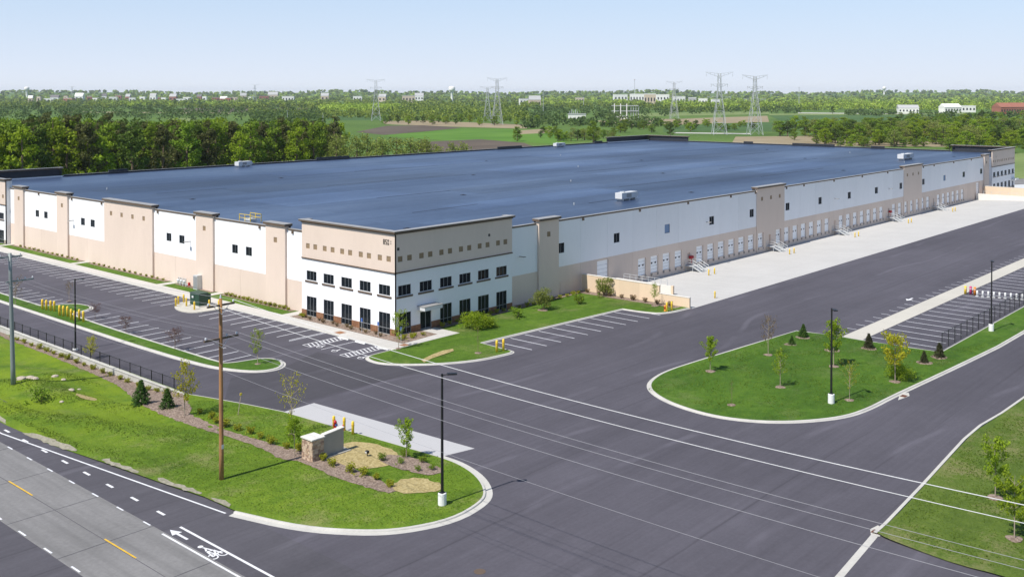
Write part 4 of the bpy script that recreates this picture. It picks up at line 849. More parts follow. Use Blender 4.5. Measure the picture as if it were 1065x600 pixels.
# yellow bollards: one prototype, copied
def bollard_proto():
    b = empty('bollard', (0, 0, 0), 'x', 'bollard')
    obj('post', MB().lathe([(.12, -.1), (.12, 1.02), (.10, 1.08), (.05, 1.12), (.0, 1.13)], 10), 'yellow_paint', b, True)
    obj('sleeve', MB().lathe([(.128, .70), (.132, .705), (.132, .83), (.128, .835)], 10), 'marking_yellow', b); return b
bp = bollard_proto(); used = [False]
def bollard(x, y, z, label, group, s=1.0):
    if not used[0]: used[0] = True; o = bp; o.location = (x, y, z); o.scale = (s, s, s); o['label'] = label
    else: o = dup(bp, (x, y, z), None, label, s)
    o['group'] = group; o['category'] = 'bollard'; return o
for k, x in enumerate(SX):
    for j, dx in enumerate((-1.9, .1)):
        yb = 94.4; bollard(x + dx - 1.4, yb - .7, APZ(yb - .7), ('left' if j == 0 else 'right') + ' of two yellow bollards by the ' + ORD[k] + ' dock stair', 'bollards at the dock stairs')
bollard(139.5, 81.0, APZ(81.0), 'lone yellow bollard on apron just past the near screen wall', 'bollards at the dock stairs')
def screen_wall(x, y0, y1, ystep, ztop, zlow, label):
    s = empty('screen_wall', (x, y0, -1.0), label, 'wall')
    obj('low_wall', MB().box(-.15, .15, 0, ystep - y0 - .003, 0, zlow + 1), 'screen_tan', s); obj('low_cap', MB().box(-.19, .19, -.04, ystep - y0 - .004, zlow + 1.002, zlow + 1.09), 'cap_stone', s)
    n = 4; L_ = (y1 - ystep) / n
    for k in range(n): obj('wall_panel', MB().box(-.15, .15, ystep - y0 + k * L_ + .006, ystep - y0 + (k + 1) * L_ - .006, 0, ztop + 1), 'screen_tan', s)
    obj('cap', MB().box(-.19, .19, ystep - y0 - .04, y1 - y0, ztop + 1.002, ztop + 1.09), 'cap_stone', s); return s
screen_wall(130.05, 79.7, 99.9, 85.0, 2.75, 1.55, 'tan screen wall between front lawn and loading docks')
screen_wall(337.0, 79.7, 99.9, 84.0, 2.75, 2.0, 'tan screen wall before the far right office')
def ramp(x0, x1, side, label, ya=-9.8):
    r = empty('drive_in_ramp', ((x0 + x1) / 2, 90, -1.0), label, 'ramp'); a = (x1 - x0) / 2
    obj('slope', MB().add([(-a, -10.2, .52), (a, -10.2, .52), (a, 10.1, .99), (-a, 10.1, .99), (-a, -10.2, -.3), (a, -10.2, -.3), (a, 10.1, -.3), (-a, 10.1, -.3)], [(0, 1, 2, 3), (0, 4, 5, 1), (1, 5, 6, 2), (3, 2, 6, 7), (0, 3, 7, 4)]), 'apron_concrete', r)
    for sx in side:
        xs = sx * a
        obj('side_wall', MB().box(xs - .15 + sx * .16, xs + .15 + sx * .16, ya, 9.9, -.3, 2.0), 'cap_stone', r); obj('wall_end', MB().box(xs - .2 + sx * .16, xs + .2 + sx * .16, ya - .4, ya - .003, -.3, 2.05), 'screen_tan', r)
        for k in range(8): obj('rail_post', MB().box(xs - .03 + sx * .16, xs + .03 + sx * .16, ya + .8 + (16.8 - (ya + 9.8)) / 7 * k - .03, ya + .8 + (16.8 - (ya + 9.8)) / 7 * k + .03, 2.001, 2.9), 'galvanised', r)
        for z in (2.45, 2.88): obj('rail', MB().box(xs - .025 + sx * .16, xs + .025 + sx * .16, ya + .8, 7.8, z, z + .05), 'galvanised', r)
    return r
ramp(133.8, 138.6, (1,), 'concrete drive-in ramp with rails behind the near screen wall', -1.5)
ramp(329.9, 334.4, (-1,), 'pale concrete drive-in ramp wall before the far screen wall')

# ------------------------------------------------------------------ street furniture
for k, (px_, py_) in enumerate([(44.1, 321.8), (48.2, 322.6), (52.7, 323.1), (56.5, 323.6), (61.9, 328.2), (65.9, 328.9), (70.2, 329.4), (74.0, 332.5), (77.6, 334.0), (82.4, 332.7), (86.7, 334.5)]):
    x, y = P(px_, py_, .12); bollard(x, y, .12, ORD[k] + ' yellow bollard from the left in the row on the car park strip', 'bollards on the car park strip', 1.35)
for k, (x, y) in enumerate(sorted([(79.9, 137.9), (80.9, 138.9), (81.0, 136.8), (82.2, 139.6), (80.4, 133.6), (82.5, 133.0), (83.4, 131.9)], key=lambda q: px_of(*q))):
    bollard(x, y, .135, ORD[k] + ' yellow bollard from the left around the green transformer', 'bollards around the transformer', 1.1)
bollard(92.0, 83.9, .12, 'left of two yellow bollards at the tip of the front lawn', 'bollards on the front lawn tip', 1.3); bollard(93.0, 83.7, .12, 'right of two yellow bollards at the tip of the front lawn', 'bollards on the front lawn tip', 1.3)
x, y = P(693.5, 324.2, .12); bollard(x, y, .12, 'left of two yellow bollards at the end of the near screen wall', 'bollards at the screen wall end', 1.25)
x, y = P(698.6, 323.2, .12); bollard(x, y, .12, 'right of two yellow bollards at the end of the near screen wall', 'bollards at the screen wall end', 1.25)
for k, (px_, py_) in enumerate([(347.2, 445.5), (358, 447), (367, 451.3)]):
    x, y = P(px_, py_, .12); bollard(x, y, .12, ('left', 'middle', 'right')[k] + ' of three yellow bollards behind the stone monument sign', 'bollards around the hydrants', 1.1)
hx = [P(348.6, 446.5, .12), P(357.0, 447.3, .12), P(691.6, 323.4, .12)]
for k, (x, y) in enumerate(hx):
    h = empty('fire_hydrant', (x, y, .12), ('red fire hydrant beside the left bollard behind monument sign', 'low dark red hydrant valve beside the middle bollard behind monument sign', 'orange-red hydrant beside bollards at near screen wall end')[k], 'hydrant', 'fire hydrants'); s_ = (1.0, .6, .95)[k]; h.scale = (s_, s_, s_)
    obj('barrel', MB().lathe([(.2, 0), (.2, .06), (.12, .07), (.12, .62), (.17, .63), (.17, .7), (.14, .8), (.05, .9), (.0, .92)], 10), 'red_paint' if k < 2 else 'orange_paint', h, True)
    obj('nozzle', MB().tube([(-.24, 0, .48), (.24, 0, .48)], .07, 8), 'red_paint', h); obj('pumper_nozzle', MB().tube([(0, -.26, .45), (0, 0, .45)], .09, 8), 'blue_paint' if k == 0 else 'red_paint', h)
# green transformer
t_ = empty('transformer', (82.9, 136.0, .135), 'dark green transformer cabinet among yellow bollards beside left facade', 'transformer')
obj('pad', MB().box(-1.3, 1.3, -1.6, 1.6, 0, .1), 'kerb_concrete', t_); obj('cabinet', MB().box(-1.0, .45, -1.3, 1.3, .1, 1.85), 'green_box', t_)
obj('lid', MB().box(-1.06, .5, -1.36, 1.36, 1.852, 1.95), 'green_box', t_)
for k in range(7): obj('cooling_fin', MB().box(.452, 1.0, -1.2 + .38 * k, -1.1 + .38 * k, .3, 1.7), 'green_box', t_)
for k in (0, 1): obj('door', MB().box(-1.035, -1.003, -1.22 + 1.24 * k, -.04 + 1.24 * k, .2, 1.75), 'green_box', t_)
obj('warning_label', MB().box(-1.045, -1.036, .3, .75, 1.15, 1.45), 'unit_white', t_)
# gas meter set and service cabinet at the wall
gmt = empty('gas_meter', (89.1, 150.6, .13), 'grey gas meter pipework against the left facade', 'gas meter')
for k in range(3): obj('pipe', MB().tube([(0, .9 * k, 0), (0, .9 * k, 1.3), (.0, .9 * k + .5, 1.3), (0, .9 * k + .5, .5)], .09, 8), 'galvanised', gmt); obj('meter', MB().lathe([(.0, .5), (.28, .55), (.3, .85), (.15, 1.0), (0, 1.02)], 10, (0, .9 * k + .5)), 'galvanised', gmt)
obj('manifold', MB().tube([(0, -.8, .35), (0, 2.6, .35)], .08, 8), 'galvanised', gmt); obj('valve', MB().box(-.15, .15, -1.15, -.85, .3, .8), 'red_paint', gmt)
sc_ = empty('service_cabinet', (89.2, 147.2, .13), 'tall grey electrical cabinet beside gas meter on left facade', 'cabinet'); obj('body', MB().box(-.45, .45, -.6, .6, 0, 2.3), 'galvanised', sc_); obj('door', MB().box(-.48, -.452, -.52, .52, .2, 2.1), 'frame_metal', sc_); obj('plinth', MB().box(-.55, .55, -.7, .7, -.05, -.002), 'kerb_concrete', sc_)

# light poles
def light_pole(x, y, z, h, ang, label, base=0.95):
    p = empty('light_pole', (x, y, z), label, 'light pole', 'parking lot light poles')
    if base: obj('concrete_base', MB().lathe([(.33, -.3), (.33, base - .04), (.30, base)], 16), 'pole_base', p, False)
    mb = MB(); a, b = .085, .06
    mb.add([(sx * (a if i == 0 else b), sy * (a if i == 0 else b), (base if i == 0 else h)) for i in (0, 1) for sx, sy in ((-1, -1), (1, -1), (1, 1), (-1, 1))], [(0, 1, 5, 4), (1, 2, 6, 5), (2, 3, 7, 6), (3, 0, 4, 7), (4, 5, 6, 7)])
    obj('shaft', mb, 'black_metal', p); obj('base_plate', MB().box(-.2, .2, -.2, .2, base, base + .05), 'black_metal', p)
    c, s_ = math.cos(ang), math.sin(ang)
    obj('arm', MB().tube([(0, 0, h - .12), (c * .45, s_ * .45, h - .06)], .045, 6), 'black_metal', p)
    hd2 = MB().box(.4, 1.15, -.2, .2, -.06, .05); hd2.v = [(x_ * c - y_ * s_, x_ * s_ + y_ * c, z_ + h - .03) for x_, y_, z_ in hd2.v]; hh = obj('lamp_head', hd2, 'black_metal', p)
    le = MB().box(.5, 1.08, -.15, .15, -.075, -.061); le.v = [(x_ * c - y_ * s_, x_ * s_ + y_ * c, z_ + h - .03) for x_, y_, z_ in le.v]; obj('lens', le, 'lens_glass', hh); return p
light_pole(54.9, 55.8, .1, 10.2, R_(-40), 'black light pole on white base at the tip of the west lawn')
light_pole(99.6, 44.2, .11, 9.8, R_(225), 'black light pole on white base on the large island')
light_pole(144.1, 41.6, .11, 9.5, R_(200), 'black light pole by the fence of the trailer stalls')
light_pole(58.15, 124.1, 0, 8.9, R_(-45), 'thin black light pole beside the left drive and fence', .25)

# utility poles and wires
wp = empty('utility_pole', (46.4, 73.1, .1), 'tall brown wooden utility pole with two crossarms on the west lawn', 'utility pole')
obj('shaft', MB().tube([(.06 * k / 6 * 0, 0, -.4 + 15.4 * k / 6) for k in range(7)], [.2 - .065 * k / 6 for k in range(7)], 12), 'pole_wood', wp, True)
def arm(par, z, a, b, ins, mat='cornice_brown'):
    c = obj('crossarm', MB().box(a, b, -.08, .08, z - .07, z + .07), mat, par)
    for u in ins: obj('insulator', MB().lathe([(.03, z + .071), (.03, z + .13), (.09, z + .15), (.06, z + .2), (.09, z + .22), (.05, z + .3), (0, z + .31)], 8, (u, 0)), 'insulator', par)
    for sx in (-1, 1): obj('brace', MB().tube([(0, -.16, z - .75), (sx * .7, -.1, z - .06)], .02, 5), 'galvanised', par)
arm(wp, 14.45, -1.25, 1.3, (-1.15, 1.2)); arm(wp, 11.7, -1.55, 1.65, (-1.4, .55, 1.5)); obj('insulator', MB().lathe([(.05, 15.0), (.09, 15.05), (.05, 15.12), (.08, 15.17), (.03, 15.3)], 8), 'insulator', wp); obj('tag_plate', MB().box(-.1, .1, -.215, -.2, 2.6, 2.95), 'unit_white', wp)
gp = empty('utility_pole', (46.2, 113.4, zwest(46.2, 113.4) - .3), 'grey steel utility pole at the left edge of the west lawn', 'utility pole')
obj('shaft', MB().tube([(0.06 - .25 * k / 6, 0, -.3 + 14.9 * k / 6) for k in range(7)], [.26 - .09 * k / 6 for k in range(7)], 12), 'steel_pole', gp, True)
arm(gp, 14.2, -1.3, 1.1, (-1.2, .9), 'steel_pole'); arm(gp, 11.5, -.6, 2.3, (.6, 1.4, 2.2), 'steel_pole')
end = (46.5, -4.0)
simple('wire_dull', (0.30, 0.30, 0.32), 0.6)
def wire(p0, p1, sag, r, label):
    pts = [(p0[0] + (p1[0] - p0[0]) * t, p0[1] + (p1[1] - p0[1]) * t, p0[2] + (p1[2] - p0[2]) * t - 4 * sag * t * (1 - t)) for t in [k / 28 for k in range(29)]]
    tag(obj('overhead_wire', MB().tube(pts, r, 5), 'wire_metal' if r > .015 else 'wire_dull'), label, 'wire', 'overhead wires')
wz = [(-1.15, 14.85, 1.15, .016, 'second from the top'), (1.2, 14.85, 1.3, .019, 'topmost'), (-1.4, 12.1, 1.0, .011, 'fifth from the top'), (.55, 12.1, 1.0, .011, 'fourth from the top'), (1.5, 12.1, 1.0, .011, 'third from the top'), (0.0, 9.2, .85, .009, 'lowest')]
for dx, z, sg, r, nm_ in wz:
    wire((46.4 + dx, 73.1, z + .0), (46.5 + dx, -4, z + .1), sg, r, nm_ + ' overhead wire crossing the asphalt yard from the wooden pole')
    wire((46.2 + dx * .9, 113.4, z - .4), (46.4 + dx, 73.1, z), .5, r * .6, nm_ + ' overhead wire between the steel pole and the wooden pole')

# monument sign with a stone pier, block by block
mn = empty('monument_sign', (53.75, 70.9, .12), 'monument sign of stone pier and blank grey concrete slab on west lawn', 'sign')
obj('pier_core', MB().box(.03, 1.22, .0 - .27, 1.12, 0, 1.86), 'mortar', mn)
def stone_face(ax):
    z = .0
    while z < 1.82:
        h = rng.choice([.11, .14, .17, .2]); h = min(h, 1.86 - z); u = -.30 if ax == 'x' else 0.0; e = 1.15 if ax == 'x' else 1.25
        while u < e - .02:
            w = min(rng.uniform(.18, .42), e - u)
            if e - u - w < .1: w = e - u
            d = rng.uniform(.035, .085); m = rng.choice(['stone_a', 'stone_b', 'stone_c', 'stone_b'])
            if ax == 'x': obj('stone', MB().box(.03 - d, .028, u + .008, u + w - .008, z + .008, z + h - .008), m, mn)
            else: obj('stone', MB().box(u + .008, u + w - .008, -.272 - d, -.272, z + .008, z + h - .008), m, mn)
            u += w
        z += h
stone_face('x'); stone_face('y')
obj('pier_cap', MB().box(-.12, 1.32, -.42, 1.2, 1.862, 1.97), 'cap_stone', mn)
sl = MB(); sl.add([(1.225, -.18, 0), (3.55, -.18, 0), (3.55, -.18, 2.12), (1.225, -.18, 1.94), (1.225, .18, 0), (3.55, .18, 0), (3.55, .18, 2.12), (1.225, .18, 1.94)], [(0, 1, 2, 3), (5, 4, 7, 6), (1, 5, 6, 2), (3, 2, 6, 7), (4, 0, 3, 7)]); obj('slab', sl, 'sign_concrete', mn)
obj('slab_cap', MB().add([(1.33, -.24, 1.972), (3.6, -.24, 2.125), (3.6, .24, 2.125), (1.33, .24, 1.972), (1.33, -.24, 2.04), (3.6, -.24, 2.20), (3.6, .24, 2.20), (1.33, .24, 2.04)], [(3, 2, 1, 0), (4, 5, 6, 7), (0, 1, 5, 4), (1, 2, 6, 5), (2, 3, 7, 6), (3, 0, 4, 7)]), 'cap_stone', mn)
obj('footing', MB().box(1.23, 4.1, -.6, .5, -.1, .10), 'sign_concrete', mn)
# marker posts, floodlight, small items
x, y = P(247.5, 431.5, .12); mk = empty('marker_post', (x, y, .12), 'thin yellow-topped utility marker post on lawn beside the drive', 'marker post'); obj('stake', MB().tube([(0, 0, 0), (0.35, .0, 1.9)], .04, 6), 'pale_bark', mk); obj('flag', MB().box(.24, .46, -.03, .03, 1.88, 2.12), 'yellow_paint', mk)
x, y = P(382, 474.5, .12); fl = empty('sign_floodlight', (x, y, .12), 'small black floodlight on straw patch beside monument sign', 'floodlight'); obj('stem', MB().tube([(0, 0, 0), (0, 0, .3)], .04, 6), 'black_metal', fl); obj('head', MB().box(-.16, .1, -.15, .15, .3, .52), 'black_metal', fl); obj('lens', MB().box(-.175, -.161, -.12, .12, .33, .49), 'lens_glass', fl)
# accessible-parking signs and wheel stops
for k, yy in enumerate((103.9, 100.6, 96.2)):
    w_ = empty('wheel_stop', (84.0, yy - .3, 0.004), ('left', 'middle', 'right')[k] + ' white concrete wheel stop before the accessible parking bays', 'wheel stop', 'wheel stops'); b = MB(); b.add([(-.1, -.95, 0), (.1, -.95, 0), (.06, -.95, .13), (-.06, -.95, .13), (-.1, .95, 0), (.1, .95, 0), (.06, .95, .13), (-.06, .95, .13)], [(0, 1, 2, 3), (7, 6, 5, 4), (0, 4, 5, 1), (1, 5, 6, 2), (2, 6, 7, 3), (3, 7, 4, 0)]); obj('block', b, 'pole_base', w_)
    for q in (-.7, .7): obj('pin', MB().lathe([(.02, .131), (.02, .14)], 6, (0, q)), 'galvanised', w_)
    s_ = empty('parking_sign', (87.3, yy, .14), 'small accessible-parking sign post by the ' + ('left', 'middle', 'right')[k] + ' wheel stop', 'sign', 'accessible parking signs'); obj('post', MB().tube([(0, 0, 0), (0, 0, 2.0)], .03, 6), 'galvanised', s_); obj('plate', MB().box(-.025, -.01, -.16, .16, 1.5, 1.98), 'blue_paint', s_)
for (x0, x1, y0, y1) in ((84.9, 86.1, 105.6, 106.9), (86.2, 87.2, 94.4, 95.4)): struct('tactile_ramp', MB().box(x0, x1, y0, y1, .1, .147), 'brick_a')
# white posts and coloured bollards across the trailer stalls
for k in range(9):
    t = k / 8; x, y = 167.9 + 1.8 * t, 50.6 - 6.1 * t
    b = empty('white_post', (x, y, 0), ORD[k] + ' white post from the concrete strip in row across trailer stalls', 'post', 'white posts across the trailer stalls'); obj('post', MB().lathe([(.15, 0), (.15, .82), (.12, .88), (0, .9)], 10), 'pole_base', b, True); obj('foot', MB().box(-.2, .2, -.2, .2, 0, .06), 'pole_base', b)
for k, (x, y, m, l_) in enumerate(((168.6, 52.6, 'yellow_paint', 'tall yellow bollard leftmost of three on the concrete strip'), (168.9, 51.9, 'pink_paint', 'magenta post between yellow and orange bollards on concrete strip'), (168.7, 51.2, 'orange_paint', 'orange bollard rightmost of three on the concrete strip'))):
    b = empty('bollard', (x, y, .0), l_, 'bollard', 'coloured bollards by the trailer stalls'); obj('post', MB().lathe([(.2, 0), (.2, 1.15), (.15, 1.25), (0, 1.3)], 10), m, b, True); obj('band', MB().lathe([(.21, .85), (.215, .86), (.215, .95), (.21, .96)], 10), 'unit_white', b)

# ------------------------------------------------------------------ vegetation helpers
def leaf_quads(C, size, flat=0.0, rnd=None, aspect=0.62):
    # one bent-free leaf face per centre, random orientation
    g = rnd or nrg; n = len(C); d = g.normal(size=(n, 3)); d[:, 2] = d[:, 2] * (1 - flat); d /= np.linalg.norm(d, axis=1)[:, None] + 1e-9
    e = g.normal(size=(n, 3)); e -= (e * d).sum(1)[:, None] * d; e /= np.linalg.norm(e, axis=1)[:, None] + 1e-9
    s = size * g.uniform(.6, 1.35, n)[:, None]; a = d * s * .5; b = e * s * .5 * aspect
    V = np.stack([C - a, C + b, C + a, C - b], 1).reshape(-1, 3); Q = np.arange(4 * n).reshape(-1, 4); return V, Q
def clump_points(n, clumps, g=None):
    g = g or nrg; k = g.integers(0, len(clumps), n) if True else None
    w = np.array([c[3] ** 2 for c in clumps]); k = g.choice(len(clumps), n, p=w / w.sum()); c = np.array(clumps)
    d = g.normal(size=(n, 3)); d /= np.linalg.norm(d, axis=1)[:, None]; r = g.uniform(.25, 1, n) ** .5
    return c[k, :3] + d * (r * c[k, 3])[:, None] * np.array([1, 1, .8])
def crown_clumps(n, rx, rz, cz, g, cr=(.22, .4), shell=.55, egg=0.0):
    out = []
    while len(out) < n:
        v = g.normal(size=3); v /= np.linalg.norm(v); r = g.uniform(shell, 1.0)
        z = v[2] * r; w = 1.0 - egg * z
        out.append((v[0] * r * rx * w, v[1] * r * rx * w, cz + z * rz, rx * g.uniform(*cr)))
    return out
def branch_tubes(mb, h0, h1, n, L_, r0, g, rise=(.35, .9)):
    tips = []
    for k in range(n):
        t = (k + g.uniform(0, .8)) / n; z = h0 + (h1 - h0) * t; a = k * 2.4 + g.uniform(-.4, .4); l = L_ * (1.05 - .6 * t) * g.uniform(.75, 1.2); up_ = g.uniform(*rise)
        m = (math.cos(a) * l * .5, math.sin(a) * l * .5, z + l * up_ * .4); e = (math.cos(a) * l, math.sin(a) * l, z + l * up_)
        mb.tube([(0, 0, z), m, e], [r0 * .5 * (1 - .5 * t), r0 * .32, r0 * .12], 5, False); tips += [m, e, tuple((m[i] + e[i]) / 2 for i in range(3))]
    return tips
def broadleaf(h, w, leaf, nleaf, mat, seed, trunk=.35, bark='bark', sparse=1.0, ncl=26, rt_=None, egg=.15, base=.28):
    g = np.random.default_rng(seed); mb = MB(); r = rt_ or h * .018
    cz = h * (base + (1 - base) / 2); rz = h * (1 - base) / 2
    mb.tube([(0, 0, -.3), (r * .4, 0, h * .3), (-r * .5, r * .3, h * .6), (0, 0, h * .9)], [r * 1.3, r, r * .6, r * .15], 7)
    tips = branch_tubes(mb, h * (base * .9), h * .82, 9, w * .42, r, g)
    cl = crown_clumps(ncl, w * .40, rz * .86, cz, g, egg=egg) + [(x, y, z, w * .13 * sparse) for x, y, z in tips]
    V, Q = leaf_quads(clump_points(nleaf, cl, g), leaf, rnd=g)
    return mesh('trunk', mb, bark), np_mesh('crown', V, Q, M[mat])
def sapling(h, w, leaf, nleaf, mat, seed, bark='pale_bark', base=.26, nb=15):
    g = np.random.default_rng(seed); mb = MB(); r = .042
    mb.tube([(0, 0, -.2), (.03, .02, h * .4), (-.03, .0, h * .75), (0, 0, h)], [r * 1.2, r, r * .6, r * .15], 6)
    cl = []
    for k in range(nb):
        t = (k + g.uniform(0, .8)) / nb; z = h * (base + (.88 - base) * t); a = k * 2.4 + g.uniform(-.5, .5)
        l = w * .5 * (1.15 * math.sin(math.pi * (.22 + .68 * t)) ** .8) * g.uniform(.6, 1.15); up_ = g.uniform(.5, 1.0)
        m = (math.cos(a) * l * .5, math.sin(a) * l * .5, z + l * up_ * .45); e = (math.cos(a) * l, math.sin(a) * l, min(z + l * up_, h * .99))
        mb.tube([(0, 0, z), m, e], [r * .45, r * .28, r * .1], 5, False)
        cl += [(*m, w * .13), (*e, w * .15), (*[(m[i] + e[i]) / 2 for i in range(3)], w * .15)]
    cl += [(g.normal(0, w * .07), g.normal(0, w * .07), h * g.uniform(base + .12, .97), w * .14) for _ in range(9)]
    V, Q = leaf_quads(clump_points(nleaf, cl, g), leaf, rnd=g)
    return mesh('trunk', mb, bark), np_mesh('crown', V, Q, M[mat])
def conifer(h, w, leaf, nleaf, mat, seed, bark='bark', base=.05, gap=0.0):
    g = np.random.default_rng(seed); mb = MB(); r = max(.05, h * .014)
    mb.tube([(0, 0, -.2), (0, 0, h * .98)], [r, r * .15], 6)
    lv = max(7, int(h * 1.3)) if h > 5 else 11; pts = []
    for k in range(lv):
        t = k / (lv - 1); z = h * (base + (1 - base) * t * .97); R0 = w * .5 * (1 - t ** 1.25) * g.uniform(.85, 1.1) + .03 * w; nb = max(4, int(9 * (1 - t) + 3))
        for j in range(nb):
            a = j * 2 * math.pi / nb + g.uniform(-.3, .3) + k; l = R0 * g.uniform(.75, 1.12)
            m = max(3, int(nleaf / (lv * nb))); s = g.uniform(.1, 1, m) ** .6
            pts.append(np.stack([np.cos(a) * l * s, np.sin(a) * l * s, z - l * .22 * s + g.normal(0, .03 * h / lv + .02, m)], 1) + g.normal(0, w * .03, (m, 3)))
    C = np.concatenate(pts); V, Q = leaf_quads(C, leaf, .35, g, .4)
    return mesh('trunk', mb, bark), np_mesh('crown', V, Q, M[mat])
def shrub(h, w, leaf, nleaf, mat, seed, ncl=9):
    g = np.random.default_rng(seed); mb = MB(); cl = []
    for k in range(7):
        a = k * .9 + g.uniform(0, .5); l = w * .36 * g.uniform(.6, 1); e = (math.cos(a) * l, math.sin(a) * l, h * g.uniform(.6, .95))
        mb.tube([(0, 0, -.1), (e[0] * .45, e[1] * .45, h * .4), e], [.025, .018, .006], 4, False); cl.append((*e, w * .17)); cl.append((e[0] * .7, e[1] * .7, e[2] * .55, w * .17))
    for k in range(ncl): cl.append((g.normal(0, w * .2), g.normal(0, w * .2), h * g.uniform(.12, .85), w * .16))
    P_ = clump_points(nleaf, cl, g); P_[:, 2] = np.maximum(P_[:, 2], .03); V, Q = leaf_quads(P_, leaf, rnd=g)
    return mesh('stems', mb, 'bark'), np_mesh('foliage', V, Q, M[mat])
def plant(name, ms, x, y, z, rz, sc, label, cat, group=None, mulch_r=0.0):
    r = empty(name, (x, y, z), label, cat, group, rz); r.scale = (sc, sc, sc) if isinstance(sc, (int, float)) else sc
    for me in ms:
        link(bpy.data.objects.new(me.name.split('.')[0], me), r)
    if mulch_r:
        mb = MB().lathe([(mulch_r, -.05), (mulch_r * .98, .03), (mulch_r * .5, .07), (0, .075)], 14)
        mb.v = [(a * (1 + .12 * math.sin(3 * math.atan2(b, a) + x)), b * (1 + .12 * math.sin(3 * math.atan2(b, a) + y)), c) for a, b, c in mb.v]; obj('mulch_ring', mb, 'mulch', r)
    return r
# ---- young trees set by their foot and their height in metres
SAP = {}
def sap(kind, var):
    if (kind, var) not in SAP:
        sd = 100 + var * 17 + hash_(kind)
        SAP[kind, var] = {'spring': lambda: sapling(4, 2.0, .15, 900, 'leaf_spring', sd), 'full': lambda: sapling(4, 2.1, .17, 1900, 'leaf_spring', sd), 'sparse': lambda: sapling(4, 2.2, .14, 360, 'leaf_yellow' if var % 2 else 'leaf_spring', sd), 'yellow': lambda: sapling(4, 2.4, .17, 900, 'leaf_yellow', sd), 'brown': lambda: sapling(4, 2.2, .13, 480, 'leaf_brown', sd),
            'bare': lambda: sapling(4, 1.6, .10, 60, 'leaf_brown', sd, bark='bark'), 'red': lambda: sapling(4, 2.6, .14, 1000, 'leaf_red', sd, bark='bark'), 'fir': lambda: conifer(3, 2.2, .22, 4200, 'needle', sd), 'firb': lambda: conifer(3, 2.2, .22, 3600, 'needle_brown', sd),
            'gold': lambda: sapling(4, 2.7, .2, 1500, 'leaf_yellow', sd)}[kind]()
    return SAP[kind, var]
def hash_(s_): return sum(ord(c) * (i + 3) for i, c in enumerate(s_)) % 97
def ztree(px_, py_, h_px, zg): 
    x, y = P(px_, py_, zg); return x, y, h_px * depth_of(x, y) / F
TREES = [  # foot pixel, top pixel y, ground z, kind, label
    (738.6, 386.0, 349, .12, 'full', 'round spring-green young tree at the left tip of the large island', 1.15), (761, 421, 393, .12, 'bare', 'bare thin sapling low on the large island', 1), (811.5, 402.5, 363, .12, 'spring', 'spring-green young tree in the middle of the large island', 1.3), (799, 369, 326, .12, 'brown', 'brownish sparse young tree at the far edge of large island', 1.35), (867, 381, 332, .12, 'full', 'green young tree behind the light pole on the large island', 1.1), (883.5, 416, 375, .12, 'sparse', 'sparse yellowish sapling right of the light pole on the large island', 1.2), (931, 397, 347, .12, 'gold', 'bright golden young tree on the right of the large island', 1.3),
    (681, 318, 294, .12, 'spring', 'slim pale sapling in front of the near screen wall', .9), (414.5, 362.5, 322, .14, 'spring', 'spring-green young tree at the office corner', 1.2), (497, 367, 338, .12, 'bare', 'thin bare sapling on the front lawn tip', .9),
    (268, 378.5, 342, .12, 'spring', 'young tree on the rounded end of the car park strip', 1.05), (303, 452, 384, .12, 'sparse', 'tall sparse young tree beside the concrete pad', 1.0), (306.5, 474, 433, .12, 'full', 'dense bright green young tree left of the monument sign', 1.25), (422.5, 477, 434, .12, 'full', 'round green young tree beside the concrete pad and light pole', 1.05),
    (192, 433, 378, .12, 'yellow', 'tall yellow-green sparse tree at the end of the fence', 1.1), (95, 378, 349, -.6, 'yellow', 'yellow-green sapling before the fence on the left', 1.5), (72, 313, 292, .12, 'brown', 'small brownish sapling on the car park strip by light pole', 1.4), (16, 322, 287, -.6, 'brown', 'brown-leaved sapling behind the steel utility pole', 1.3),
    (99, 331, 320, .12, 'red', 'leftmost small reddish sapling on the car park strip', 2.2), (131, 346, 334, .12, 'red', 'middle small reddish sapling on the car park strip', 2.2), (182, 364, 348, .12, 'red', 'rightmost small reddish sapling on the car park strip', 1.8),
    (1035, 517, 453, .12, 'full', 'bright green young tree on the east lawn, further from camera', 1.2), (1055, 560, 492, .12, 'full', 'bright green young tree on the east lawn at the right edge', 1.3)]
WF = {'full': .78, 'spring': .74, 'sparse': .66, 'yellow': .74, 'gold': .82, 'brown': .72, 'bare': .6, 'red': 1.7}
for k, (px_, py_, ty, zg, kind, lab, wf) in enumerate(TREES):
    x, y, h = ztree(px_, py_, py_ - ty, zg); s = h / 4.0
    z = zwest(x, y) if (x < 62 and y > 53 and x < 57.3) else zg
    wf = WF[kind]
    if kind == 'red': s *= 1.45; wf = 1.2
    plant('young_tree', sap(kind, k % 4), x, y, z, rng.uniform(0, 6), (s * wf, s * wf, s), lab, 'tree', 'young trees around the yard', (.75 / s / 1.0 if px_ > 450 else .5 / s) if zg > 0 and kind != 'red' else 0)
FIRS = [(823.5, 358.3, 347.5, 'fir', 'squat dark fir left of a pair at the far edge of large island'), (835.5, 350.7, 335, 'fir', 'dark fir right of a pair at the far edge of large island'), (903.5, 362, 344.5, 'firb', 'brownish fir at the foot of the concrete strip'), (961, 377, 363, 'firb', 'small dark fir left of the fence corner on large island'), (977, 371.5, 354, 'firb', 'brownish fir beside the fence corner on large island'), (147, 421, 393, 'fir', 'bright dense fir before the fence on the west lawn'), (174, 425, 403, 'fir', 'smaller dark fir right of the dense fir by fence end'), (866, 364, 350, 'fir', 'small fir behind the green tree on large island')]
